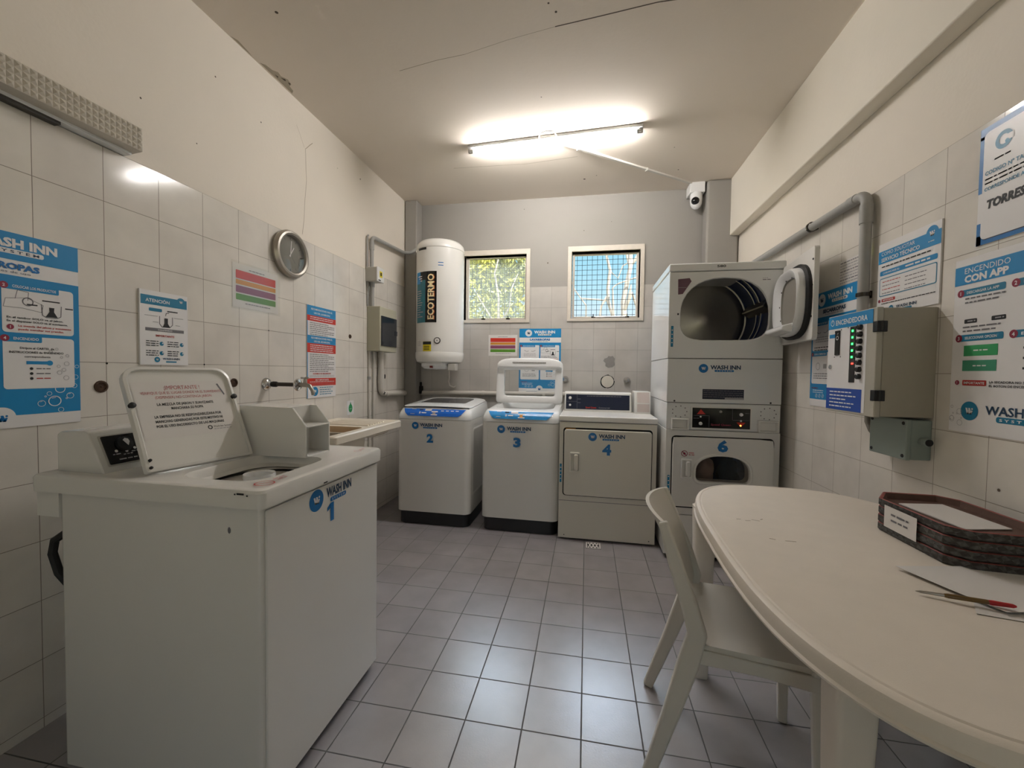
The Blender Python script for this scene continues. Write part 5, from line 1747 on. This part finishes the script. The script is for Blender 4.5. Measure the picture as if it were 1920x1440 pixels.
mb = MB(); mb.tube([(XL+.010,3.115,1.372),(XL+.010,3.115,.002)], .0095, 'pipe_white', 10); mb.tube([(XL+.010,3.185,1.372),(XL+.010,3.185,.002)], .011, 'pipe_white', 10)
for z in (1.15,): mb.tube([(XL+.010,3.115,z-.012),(XL+.010,3.115,z+.012)], .015, 'pipe_grey', 10)
tag(mb.build('conduit'), 'pair of thin vertical pipes running from breaker panel to the floor', 'conduit')
# back wall pipe
mb = MB(); mb.tube([(-1.64,YB-.021,.992),(-.14,YB-.021,1.012)], .022, 'pipe_white', 16)
for xx in (-1.0,-.4): mb.tube([(xx-.012,YB-.021,1.0),(xx+.012,YB-.021,1.0)], .026, 'pipe_white', 16)
tag(mb.build('conduit'), 'long white pipe along the back wall behind the washers', 'conduit')
mb = MB(); mb.box((-1.655,YB-.055,.985),(-1.632,YB-.004,1.06),'rubber'); mb.box((-1.66,YB-.04,1.06),(-1.645,YB-.004,1.10),'rubber')
tag(mb.build('pipe_clip', bevel=.002), 'black clip holding the back wall pipe at the corner column', 'clip')
t = thing('wall_socket', 'white wall socket on the pipe behind the raised glass lid', 'socket', (-.515, YB, 1.03))
mb = MB(); mb.box((-.570,YB-.035,.985),(-.465,YB,1.045),'white_plastic'); mb.build('socket_box', t, bevel=.004)
sfr = Fr((-.518,YB-.035,1.01),(1,0,0)); mb = MB()
for u in (-.02,.008,.03): sfr.disc(mb,u,-.008,.006,'yellow' if u < .02 else 'ink',.0008,10)
mb.build('socket_holes', t, smooth=False, recalc=False)

# ---------------------------------------------------------------- water heater
hc = (-1.375, 3.700)
t = thing('water_heater', 'white cylindrical electric water heater hanging in the back left corner', 'water heater', (hc[0], hc[1], 1.30))
R_ = .222
mb = MB(); mb.lathe([(R_,1.385),(R_,2.325)], (*hc,0), 'z', 'enamel', 64, False, False); tank = mb.build('tank', t)
mb = MB(); mb.lathe([(R_,2.322),(R_+.004,2.326),(R_+.004,2.34),(R_-.004,2.375),(R_-.03,2.402),(R_-.08,2.418),(0,2.428)], (*hc,0), 'z', 'enamel', 64); mb.build('top_cap', t)
mb = MB(); mb.lathe([(R_+.002,1.388),(R_+.004,1.384),(R_+.003,1.335),(R_-.010,1.30),(R_-.05,1.283),(0,1.280)], (*hc,0), 'z', 'enamel', 64); mb.build('bottom_cap', t)
def cyl_patch(mb, a0, a1, z0, z1, k, d=.001, n=18):
    pts = [[(hc[0]+(R_+d)*math.sin(a), hc[1]-(R_+d)*math.cos(a), z) for a in [a0+(a1-a0)*i/n for i in range(n+1)]] for z in (z0, z1)]
    mb.loft(pts, k, False, False, closed=False)
def cyl_text(mb, s_, ac, zc, h, w, k, d, rot=True, bold=True):
    """lettering wrapped on the tank, reading upwards"""
    vs, fs = text_geo(s_, bold)
    x0_ = min(a for a, b in vs); x1_ = max(a for a, b in vs)
    out = []
    for a, b in vs:
        u = ((a-x0_)/(x1_-x0_)-.5)*w; v = (b/.72-.5)*h
        if rot: uu, vv = -v, u+.18*v*0
        else: uu, vv = u, v
        an = ac+uu/R_
        out.append((hc[0]+(R_+d)*math.sin(an), hc[1]-(R_+d)*math.cos(an), zc+vv))
    mb.add(out, fs, k)
V0 = math.atan2(-1.375, -3.70)      # the side the room sees most
base = -math.atan2(-hc[0], hc[1])*-1
A_ = lambda deg: math.radians(deg)
mb = MB(); cyl_patch(mb, A_(-48), A_(12), 1.650, 2.105, 'label_teal'); cyl_patch(mb, A_(-16), A_(12), 1.650, 2.105, 'black_gloss', .0016); cyl_patch(mb, A_(-48), A_(-16), 2.03, 2.105, 'black_gloss', .0014)
cyl_patch(mb, A_(-48), A_(-32), 2.00, 2.105, 'blue_sky', .0018)
lb = mb.build('label', tank, recalc=False)
mb = MB()
cyl_text(mb, 'ECOTERMO', A_(-1.5), 1.8775, .066, .405, 'label_orange', .0030)
cyl_text(mb, 'ECOTERMO', A_(-2.2), 1.8790, .058, .402, 'label_cream', .0036)
mb.build('label_lettering', lb, recalc=False)
mb = MB()
for q in range(12): 
    z = 1.70+.021*q
    cyl_patch(mb, A_(-44), A_(-44+random.Random(q).uniform(10,22)), z, z+.006, 'light_ink', .0026, 6)
for q in range(3): cyl_patch(mb, A_(-40+4*q), A_(-26), 2.06-.02*q, 2.068-.02*q, 'sign_white', .0026, 6)
mb.build('label_print', lb, recalc=False)
mb = MB(); cyl_patch(mb, A_(-40), A_(-14), 2.300, 2.320, 'black_gloss'); mb.build('brand_plate', tank, recalc=False)
mb = MB()
for q, z in enumerate((2.178,2.166,2.154)): cyl_patch(mb, A_(15+q*0), A_(27), z, z+.007, 'blue_deep' if q != 1 else 'sign_white')
mb.build('flag_sticker', tank, recalc=False)
mb = MB(); cyl_patch(mb, A_(-22), A_(0), 1.392, 1.500, 'yellow'); cyl_patch(mb, A_(-22), A_(0), 1.452, 1.478, 'ink', .0016); cyl_patch(mb, A_(-22), A_(0), 1.480, 1.500, 'paper_white', .0016)
for q in range(3): cyl_patch(mb, A_(-19), A_(-4), 1.405+.014*q, 1.411+.014*q, 'ink', .002, 6)
cyl_patch(mb, A_(-45), A_(-27), 1.43, 1.495, 'paper_white', .0006)
for q in range(4): cyl_patch(mb, A_(-43), A_(-30), 1.44+.013*q, 1.444+.013*q, 'light_ink', .0016, 6)
mb.build('warning_labels', tank, recalc=False)
mb = MB(); a = A_(14); p = Vector((hc[0]+R_*math.sin(a), hc[1]-R_*math.cos(a), 1.488)); nrm = (math.sin(a), -math.cos(a), 0)
mb.lathe([(.030,.0),(.028,.006),(.022,.007)], p, nrm, 'black_gloss', 24); mb.lathe([(.022,.005),(.021,.011),(.0,.012)], p, nrm, 'paper_white', 24); mb.lathe([(.005,.011),(.004,.016),(0,.016)], p, nrm, 'ink', 10)
mb.build('thermometer', tank)
mb = MB(); mb.loft([[(hc[0]-.010+x_*s_, hc[1]-.06+y_*s_, z) for x_, y_ in rr(0,0,.125,.10,.05,6)] for s_, z in ((1,1.285),(1,1.258),(.82,1.236),(.4,1.228))], 'white_plastic', True, True); pc = mb.build('control_cover', t)
mb = MB(); mb.box((hc[0]-.035,hc[1]-.166,1.243),(hc[0]-.008,hc[1]-.150,1.262),'pilot_red'); mb.build('switch', pc)
mb = MB(); mb.box((hc[0]+.125,hc[1]-.13,1.222),(hc[0]+.195,hc[1]-.05,1.284),'grey_plastic'); mb.build('connection_box', t, bevel=.003)
mb = MB(); mb.tube([(hc[0]+.03,YB-.05,1.29),(hc[0]+.03,YB-.04,1.15),(hc[0]+.02,YB-.03,1.11),(hc[0]+.03,YB-.02,1.07),(hc[0]+.07,YB-.015,1.055),(hc[0]+.09,YB-.01,1.065)], .007, 'pipe_white', 8); mb.build('drip_hose', t)
mb = MB(); mb.box((hc[0]-.14,hc[1]+.15,2.15),(hc[0]+.14,YB+T,2.19),'grey_plastic'); mb.box((hc[0]-.14,hc[1]+.15,1.50),(hc[0]+.14,YB,1.54),'grey_plastic'); mb.build('mounting_bracket', t)

# ---------------------------------------------------------------- back wall bits over the dryer
for xx, lab in ((-.199,'round chrome valve cover on the back wall beside the raised lid'),(.367,'round chrome valve cover on the back wall above dryer coin box')):
    mb = MB(); mb.lathe([(.032,-.001),(.032,.006),(.026,.020),(.018,.030),(.016,.034),(.008,.036),(.006,.030),(0,.030)], (xx,YB,1.153), (0,-1,0), 'chrome', 28)
    tag(mb.build('valve_cover'), lab, 'valve cover', 'chrome valve covers over the dryer')
t = thing('vent_cover', 'round white blanking disc in a ragged black hole above the dryer', 'vent cover', (.191, YB, 1.138))
rnd = random.Random(2)
fb = Fr((.191, YB, 1.138), (1,0,0))
mb = MB(); fb.poly(mb, [((.064+rnd.uniform(-.004,.004))*math.cos(a), (.062+rnd.uniform(-.004,.004))*math.sin(a)) for a in [2*PI*i/30 for i in range(30)]], 'dark_gap', .0008); mb.build('ragged_edge', t, smooth=False, recalc=False)
mb = MB(); mb.lathe([(.056,.0015),(.055,.004),(0,.005)], (.193,YB,1.138), (0,-1,0), 'back_disc', 36); mb.build('blanking_disc', t)
mb = MB(); mb.prism([(.206+a_, 1.322+b_) for a_, b_ in [(-.045,.030),(-.020,.038),(-.008,.055),(.010,.050),(.030,.056),(.050,.030),(.046,.005),(.052,-.030),(.030,-.050),(-.008,-.056),(-.036,-.040),(-.034,-.012),(-.055,.008)]], 'y', YB-.0012, YB+.001, 'cement')
tag(mb.build('plaster_patch', smooth=False), 'ragged grey cement patch on the back wall above the vent cover', 'patch')

# ---------------------------------------------------------------- right wall: conduit, switch cabinet, gland box
x = XR-.030
mb = MB()
pts = [(x,2.093,1.478),(x,2.093,1.985)]+[(x,2.143-.05*math.cos(a),1.985+.05*math.sin(a)) for a in [PI/2*i/7 for i in range(1,8)]]+[(x,3.60,2.055)]
mb.tube(pts, .0215, 'pipe_grey', 18)
mb.tube([(x,2.093,1.90),(x,2.093,1.985)], .025, 'pipe_grey', 18); mb.tube([(x,2.16,2.036),(x,2.21,2.038)], .024, 'pipe_grey', 18)
cd = mb.build('conduit'); tag(cd, 'thick grey conduit rising from the switch cabinet and along the right wall', 'conduit')
for p, d, in (((x,2.55,2.043),'y'),((x,2.093,1.585),'z')):
    mb = MB()
    mb.lathe([(.0225,-.009),(.027,-.008),(.027,.008),(.0225,.009)], p, d, 'dark_chrome', 20)
    q = Vector(p); mb.box(q+Vector((.004,-.010,-.016)), q+Vector((.030,.010,.016)), 'dark_chrome')
    mb.build('pipe_clamp', cd)
mb = MB(); mb.box((XR-.04,3.30,1.93),(XR,3.46,2.028),'grey_plastic'); tag(mb.build('cover_box', bevel=.006), 'grey box on the right wall above the stacked dryers', 'box')

t = thing('switch_cabinet', 'grey metal switch cabinet with lit green display on the right wall', 'cabinet', (XR, 1.88, 1.27))
cx0 = 1.047
mb = MB(); mb.box((cx0+.022,1.728,1.072),(XR,2.030,1.474),'box_side'); mb.build('cabinet_body', t, bevel=.003)
mb = MB(); mb.box((cx0,1.725,1.069),(cx0+.021,2.033,1.477),'box_grey'); cdr = mb.build('door', t, bevel=.003)
F = Fr((cx0, 2.033, 1.069), (0,-1,0))
mb = MB(); F.rect(mb, .004,.010,.255,.404,'sign_white',.0008); mb.build('door_sheet', cdr, smooth=False, recalc=False)
mb = MB(); F.rect(mb, .004,.352,.288,.404,'blue',.0014); F.ring(mb, .034,.378,.013,.003,'sign_white',.002,20); F.line(mb,.034,.378,.034,.394,.003,'sign_white',.0022)
F.text(mb, 'ENCENDEDORA', .058,.377,.021,'sign_white',w=.200,al='l',d=.002); mb.build('header', cdr, smooth=False, recalc=False)
mb = MB(); F.rect(mb, .004,.010,.238,.100,'blue_royal',.0014)
for q in range(5): F.fine(mb, .03,.215,.085-.015*q,.006,'sign_white',q,.002,fill=(.8,1,.6,.9,.8)[q])
mb.build('instruction_plate', cdr, smooth=False, recalc=False)
mb = MB(); F.slab(mb, .058,.240,.090,.343,.004,'black_gloss'); F.rect(mb,.064,.262,.066,.335,'navy_dark',.0046); F.ring(mb,.076,.312,.009,.0025,'sign_white',.0048,16); F.line(mb,.074,.327,.082,.332,.002,'sign_white',.0048); mb.build('coin_acceptor', cdr)
mb = MB(); F.rect(mb, .014,.314,.054,.330,'blue',.0014)
for u, v in ((.054,.340),(.096,.345),(.054,.232),(.096,.232),(.142,.349),(.204,.352)): F.disc(mb,u,v,.003,'ink',.0014,8)
mb.build('front_marks', cdr, smooth=False, recalc=False)
mb = MB(); F.slab(mb, .158,.126,.192,.350,.003,'black_gloss'); disp = mb.build('display', cdr)
for q in range(6):
    mb = MB(); v = .333-.0262*q
    if q < 5: F.rect(mb, .169, v-.004, .180, v+.004, 'led_green', .0036)
    else: F.rect(mb, .172, v-.003, .186, v+.003, 'led_red', .0036)
    mb.build('indicator_light', disp, smooth=False, recalc=False)
mb = MB()
for q in range(5): 
    v = .333-.0262*q
    F.rect(mb, .160, v-.010, .190, v+.010, 'green_glow', .0032)
mb.build('display_segments', disp, smooth=False, recalc=False)
for q in range(8):
    mb = MB(); p = F.p(.222, .343-.0275*q, 0); mb.lathe([(.011,0),(.0105,.012),(.008,.014),(0,.0145)], p, (-1,0,0), 'black_plastic', 18); mb.build('push_button', cdr)
mb = MB(); mb.lathe([(.010,0),(.010,.005),(.005,.006),(0,.006)], F.p(.030,.190), (-1,0,0), 'chrome', 18); mb.build('lock', cdr)
for z in (1.405, 1.150):
    mb = MB(); mb.box((cx0-.004,1.716,z-.020),(cx0+.030,1.742,z+.020),'black_plastic'); mb.tube([(cx0+.012,1.718,z-.02),(cx0+.012,1.718,z+.02)],.007,'black_plastic',10); mb.build('hinge', t, bevel=.002)

t = thing('gland_box', 'grey plastic cable box mounted under the switch cabinet', 'junction box', (XR, 1.83, .98))
mb = MB(); mb.box((1.175,1.732,.915),(XR,1.925,1.062),'jbox_grey'); mb.build('box_body', t, bevel=.004)
mb = MB(); mb.box((1.158,1.730,.913),(1.176,1.927,1.064),'jbox_grey'); gl = mb.build('box_lid', t, bevel=.004)
for y, z in ((1.745,.928),(1.745,1.049),(1.912,.928),(1.912,1.049)):
    mb = MB(); mb.lathe([(.007,0),(.006,.002),(0,.002)], (1.158,y,z), (-1,0,0), 'ink', 12); mb.build('screw', gl)
mb = MB(); mb.tube([(1.21,1.735,.985),(1.21,1.700,.985)], .014, 'jbox_grey', 14); mb.tube([(1.21,1.7005,.985),(1.21,1.699,.985)], .0125, 'ink', 14); mb.build('cable_gland', t)
mb = MB(); mb.tube([(1.19,1.985,1.063),(1.19,1.985,1.03),(1.19,1.96,.995),(1.19,1.925,.975)], .016, 'clear_hose', 12); mb.build('cable_hose', t)

# ---------------------------------------------------------------- floor drain
t = thing('floor_drain', 'square metal floor drain grate in front of dryer numbered 4', 'drain', (.068, 2.905, 0))
dfm = Fr((.068, 2.905, .0), (1,0,0), (0,1,0))
mb = MB(); dfm.slab(mb, -.052,-.052,.052,.052,.0015,'ink'); mb.build('drain_frame', t)
mb = MB()
for a in (-.046,.046): dfm.line(mb, a,-.05,a,.05,.009,'paper_white',.0022); dfm.line(mb, -.05,a,.05,a,.009,'paper_white',.0022)
for a in (-.0235,0,.0235):
    dfm.line(mb, a-.012,-.046,a+.012,.046,.007,'paper_white',.0024); dfm.line(mb, a+.012,-.046,a-.012,.046,.007,'paper_white',.0026)
for v in (-.022,.022): dfm.line(mb, -.046,v,.046,v,.006,'paper_white',.0028)
mb.build('grate', t, smooth=False, recalc=False)

# ---------------------------------------------------------------- table
t = thing('plastic_table', 'cream oval plastic table against the right wall', 'table', (.785, 1.321, 0))
tz = .72
TH = .053
def tl(g, z, n=96):
    out = []
    for i in range(n):
        a = 2*PI*i/n
        c_, s_ = math.cos(a), math.sin(a)
        aa = (.425 if c_ > 0 else .379)-g; bb = .696-g; e = 2/3.05
        ex = aa*math.copysign(abs(c_)**e, c_); ey = bb*math.copysign(abs(s_)**e, s_)
        out.append((min(.772+math.cos(TH)*ex+math.sin(TH)*ey, XR-.004-g), 1.321-math.sin(TH)*ex+math.cos(TH)*ey, z))
    return out
mb = MB(); mb.loft([tl(.03,.690), tl(.002,.676), tl(-.003,.677), tl(-.004,.682), tl(.001,.686), tl(.001,.708), tl(.004,.715), tl(.010,.7185), tl(.016,.719), tl(.018,.7175), tl(.021,.7175), tl(.024,.720)], 'table_plastic', True, True)
mb.build('tabletop', t, angle=40)
mb = MB(); mb.loft([tl(.06,.702), tl(.06,.64), tl(.085,.64), tl(.085,.702)], 'table_plastic', False, False); mb.build('apron', t)
for lx, ly in ((.527,.905),(.475,1.735),(1.085,.875),(1.085,1.73)):
    mb = MB()
    mb.loft([[(a,b,z) for a,b in rr(lx, ly, h, h*.9, .012, 3)] for h, z in ((.026,0),(.040,.69))], 'table_plastic'); mb.build('leg', t)
mb = MB()
tf = Fr((0,0,.7202),(1,0,0),(0,1,0))
rnd = random.Random(3)
for u, v in ((.52,1.52),(.545,1.51),(.57,1.525),(.60,1.53),(.56,1.36),(.60,1.35)):
    tf.line(mb, u, v, u+rnd.uniform(.01,.03), v+rnd.uniform(-.012,.012), .004, 'fine_crack', .0004)
mb.build('stains', t, smooth=False, recalc=False)

# ---------------------------------------------------------------- chair
t = thing('plastic_chair', 'white moulded plastic chair tucked under the left side of the table', 'chair', (.46, 1.40, 0))
RN, RF, FN, FF = Vector((.305,1.225,0)), Vector((.385,1.597,0)), Vector((.640,1.170,0)), Vector((.715,1.555,0))
def S(u, v, z):    # u 0 rear..1 front, v 0 near..1 far
    return RN*(1-u)*(1-v)+RF*(1-u)*v+FN*u*(1-v)+FF*u*v+Vector((0,0,z))
# seat shell
mb = MB()
nu, nv = 14, 10
def seatz(u, v): return .452-.020*math.sin(PI*min(1,u*1.1))*math.sin(PI*v)**.7-.016*max(0,(u-.8)/.2)**2
top = [[S(i/nu, j/nv, seatz(i/nu, j/nv)) for j in range(nv+1)] for i in range(nu+1)]
bot = [[p-Vector((0,0,.016)) for p in r] for r in top]
def border(g): return g[0][:-1]+[r[-1] for r in g[:-1]]+g[-1][:0:-1]+[r[0] for r in g[:0:-1]]
mb.loft(top, 'plastic_chair', False, False, closed=False); mb.loft(bot, 'plastic_chair', False, False, closed=False)
mb.loft([border(top), border(bot)], 'plastic_chair', False, False)
mb.build('seat', t, angle=60)
mb = MB()
for a, b in (((0,0),(1,0)),((0,1),(1,1)),((1,0),(1,1))):
    p, q = S(*a,.440), S(*b,.432)
    d = (q-p).normalized(); sd = Vector((-d.y,d.x,0))*.007
    mb.loft([[e-sd, e+sd, e+sd-Vector((0,0,h)), e-sd-Vector((0,0,h))] for e, h in ((p,.045),(p+(q-p)*.5,.036),(q,.045))], 'plastic_chair')
mb.build('seat_skirt', t, bevel=.003)
# rear legs continue into the uprights
tops = (Vector((.222,1.212,.800)), Vector((.289,1.578,.800)))
feet = (Vector((.196,1.245,0)), Vector((.258,1.640,0)))
for r, f, p in ((RN, feet[0], tops[0]), (RF, feet[1], tops[1])):
    mb = MB()
    b = r+Vector((.012,0,.45))
    pts = [f, f.lerp(b,.5)+Vector((.004,0,0)), f.lerp(b,.86)+Vector((.003,0,0)), b+Vector((.008,0,.03)), b.lerp(p,.30)+Vector((.012,0,.01)), b.lerp(p,.65)+Vector((.006,0,0)), p]
    mb.bar(pts, [.030,.034,.036,.034,.030,.026,.020], [.034,.046,.056,.052,.046,.040,.026], 'plastic_chair', (RF-RN).normalized())
    mb.build('rear_leg', t, bevel=.007, seg=3)
for u, v, d in ((.93,.03,Vector((.012,-.01,0))),(.93,.97,Vector((.012,.012,0)))):
    mb = MB(); p = S(u,v,.445); q = S(u,v,0)+d
    mb.bar([p, p.lerp(q,.5), q], [.036,.030,.026], [.040,.034,.028], 'plastic_chair', (RF-RN).normalized()); mb.build('front_leg', t, bevel=.006, seg=3)
# curved backrest
mb = MB()
nv, nz = 16, 10
bn, bfv = RN+Vector((.020,0,.48)), RF+Vector((.020,0,.48))
def back(v, s, off):
    lo = bn.lerp(bfv, v); hi = tops[0].lerp(tops[1], v)
    lo = lo; p = lo.lerp(hi, s)
    bow = 4*v*(1-v)
    p = p+Vector((-.050*bow*(.35+.65*s)+.016*math.sin(PI*s), 0, .012*bow*s))
    return p+Vector((off,0,0))
fr_ = [[back(j/nv, i/nz, .005) for j in range(nv+1)] for i in range(nz+1)]
bk_ = [[back(j/nv, i/nz, -.006) for j in range(nv+1)] for i in range(nz+1)]
mb.loft(fr_, 'plastic_chair', False, False, closed=False); mb.loft(bk_, 'plastic_chair', False, False, closed=False); mb.loft([border(fr_), border(bk_)], 'plastic_chair', False, False)
mb.build('backrest', t, angle=60)

# ---------------------------------------------------------------- trays on the table
def tray(i, z, label):
    t = thing('card_tray', label, 'tray', (1.07, 1.40, z), 'stacked patterned trays')
    rot = (.0, .012, -.010, .006)[i]
    o = [(.948,1.495),(.948,1.300),(1.010,1.235),(1.140,1.232),(1.190,1.300),(1.190,1.500),(1.130,1.580),(1.005,1.580)]
    o = [(.948,1.520),(.950,1.275),(.985,1.236),(1.118,1.222),(1.192,1.300),(1.196,1.545),(1.160,1.595),(1.010,1.600)]
    c = Vector((1.07,1.41))
    def lp(g, zz):
        out = []
        for a, b in o:
            d = Vector((a,b))-c
            d = d*(1-g/d.length)
            d = Vector((d.x*math.cos(rot)-d.y*math.sin(rot), d.x*math.sin(rot)+d.y*math.cos(rot)))
            out.append((c.x+d.x, c.y+d.y, zz))
        return out
    mb = MB(); mb.loft([lp(.006,z), lp(0,z+.006), lp(0,z+.0245)], 'tray_pattern', True, False); mb.build('tray_wall', t, smooth=False)
    mb = MB(); mb.loft([lp(0,z+.0245), lp(.004,z+.0262), lp(.010,z+.0245)], 'tray_red', False, False); mb.build('rim', t, smooth=False)
    mb = MB(); mb.loft([lp(.010,z+.0245), lp(.016,z+.006)], 'tray_brown', False, True); mb.build('inside', t, smooth=False)
    return t
labs = ['patterned card tray at the bottom of the stack on the table', 'second card tray from the bottom of the stack on the table', 'third card tray from the bottom of the stack on the table', 'topmost red-rimmed card tray of the stack, holding papers']
for i in range(4):
    tr = tray(i, .7205+.0265*i, labs[i])
mb = MB()
frt = Fr((.944, 1.485, .745), (0,-1,0))
frt.rect(mb, 0, 0, .13, .068, 'paper_white', .001)
for q in range(2): frt.fine(mb, .03, .10, .046-.018*q, .007, 'grey_ink', q, .002)
mb.build('paper_label', tr, smooth=False, recalc=False)
zt = .7205+.0265*3+.0075
mb = MB(); mb.loft([[(1.005,1.52,zt),(1.14,1.54,zt),(1.15,1.33,zt),(1.02,1.30,zt)], [(1.005,1.52,zt+.003),(1.14,1.54,zt+.003),(1.15,1.33,zt+.003),(1.02,1.30,zt+.003)]], 'paper_white')
tag(mb.build('paper_slip', smooth=False), 'white paper slips lying inside the topmost card tray', 'paper')
# loose sheets and pen
def sheet(pts, z, label, curl):
    n = 10
    A, B, C_, D_ = [Vector((*p, 0)) for p in pts]
    g = [[(A*(1-i/n)*(1-j/n)+B*(i/n)*(1-j/n)+C_*(i/n)*(j/n)+D_*(1-i/n)*(j/n))+Vector((0,0,z+curl*((i/n-.5)**2+.6*(j/n-.5)**2))) for j in range(n+1)] for i in range(n+1)]
    b = [[p-Vector((0,0,.0006)) for p in r] for r in g]
    mb = MB(); mb.loft(g, 'paper_white', False, False, closed=False); mb.loft(b, 'paper_white', False, False, closed=False); mb.loft([border(g), border(b)], 'paper_white', False, False)
    return tag(mb.build('paper_sheet', angle=60), label, 'paper', 'loose sheets on the table')
sheet([(.822,1.015),(.975,.985),(1.10,1.17),(.95,1.20)], .7215, 'lower loose white sheet under the pen on the table', .002)
up = sheet([(.800,1.212),(.880,1.02),(1.165,1.085),(1.085,1.275)], .7260, 'upper loose white sheet lying across the table corner', .008)
t = thing('pen', 'brown and red ballpoint pen lying across the loose sheets', 'pen', (.83, 1.05, .735))
a, b = Vector((.757,1.083,.727)), Vector((.905,1.030,.738))
P_ = lambda s_: a.lerp(b, s_)
mb = MB(); mb.tube([P_(.30), P_(.34), P_(.72), P_(.74)], [.0040,.0052,.0052,.0046], 'pen_brown', 14); mb.build('barrel', t)
mb = MB(); mb.tube([P_(0), P_(.04), P_(.05), P_(.30)], [.0008,.002,.0026,.0038], 'steel', 12); mb.build('tip', t)
mb = MB(); mb.tube([P_(.74), P_(.78), P_(.97), P_(1)], [.0050,.0054,.0042,.002], 'pen_red', 12); mb.build('cap', t)

# ---------------------------------------------------------------- light
w = bpy.data.worlds.new('sky'); scene.world = w; w.use_nodes = True
nt = w.node_tree
bg = nt.nodes['Background']
N_ = nt.nodes.new; L_ = nt.links.new
tc = N_('ShaderNodeTexCoord'); sp = N_('ShaderNodeSeparateXYZ'); rp = N_('ShaderNodeValToRGB')
L_(tc.outputs['Generated'], sp.inputs[0]); L_(sp.outputs[2], rp.inputs[0])
els = rp.color_ramp.elements
els[0].position = 0; els[0].color = (.42,.47,.50,1)
els[1].position = .60; els[1].color = (.55,.68,.85,1)
for p, c_ in ((.12,(.38,.45,.50,1)),(.19,(.26,.41,.48,1)),(.28,(.17,.36,.46,1)),(.42,(.15,.33,.45,1))):
    e = els.new(p); e.color = c_
# bright sky patch, out of view, added for the window reflections on the floor
def ramp01(sock, a, b):
    m = N_('ShaderNodeMapRange'); m.interpolation_type = 'SMOOTHSTEP'
    m.inputs[1].default_value = a; m.inputs[2].default_value = b
    L_(sock, m.inputs[0]); return m.outputs[0]
mu = N_('ShaderNodeMath'); mu.operation = 'MULTIPLY'
L_(ramp01(sp.outputs[1], .15, .5), mu.inputs[0]); L_(ramp01(sp.outputs[2], .40, .52), mu.inputs[1])
mx = N_('ShaderNodeMix'); mx.data_type = 'RGBA'
L_(mu.outputs[0], mx.inputs[0]); L_(rp.outputs[0], mx.inputs[6])
mx.inputs[7].default_value = (ZEN*.72, ZEN*.86, ZEN*1.05, 1)
L_(mx.outputs[2], bg.inputs[0])
bg.inputs['Strength'].default_value = SKY
sun = bpy.data.lights.new('sun', 'SUN'); sun.energy = SUN; sun.angle = .01; sun.color = (1,.95,.82)
so = bpy.data.objects.new('sun', sun); COL.objects.link(so)
so.rotation_euler = Vector((-.45,.62,-1.15)).to_track_quat('-Z','Y').to_euler()
so.location = (2,-3,8)

# ---------------------------------------------------------------- camera
cam = bpy.data.cameras.new('camera'); co = bpy.data.objects.new('camera', cam); COL.objects.link(co)
f0, yaw, pitch, roll, hcam = 766.2223, -.1803, -.0311, .0135, 1.2217
fw = Vector((math.sin(yaw)*math.cos(pitch), math.cos(yaw)*math.cos(pitch), math.sin(pitch)))
rt_ = Vector((math.cos(yaw), -math.sin(yaw), 0)); up_ = rt_.cross(fw)
r2 = math.cos(roll)*rt_+math.sin(roll)*up_; u2 = math.cos(roll)*up_-math.sin(roll)*rt_
co.matrix_world = Matrix(((r2.x,u2.x,-fw.x,0),(r2.y,u2.y,-fw.y,0),(r2.z,u2.z,-fw.z,hcam),(0,0,0,1)))
cam.sensor_fit = 'HORIZONTAL'; cam.sensor_width = 36; cam.lens = 36*f0/1920
cam.clip_start = .02; cam.clip_end = 200
scene.camera = co
vs = scene.view_settings
vs.view_transform = 'Standard'; vs.look = 'None'; vs.gamma = 1; vs.use_curve_mapping = False
vs.exposure = EXPO
scene.cycles.max_bounces = 12
scene.cycles.transparent_max_bounces = 16
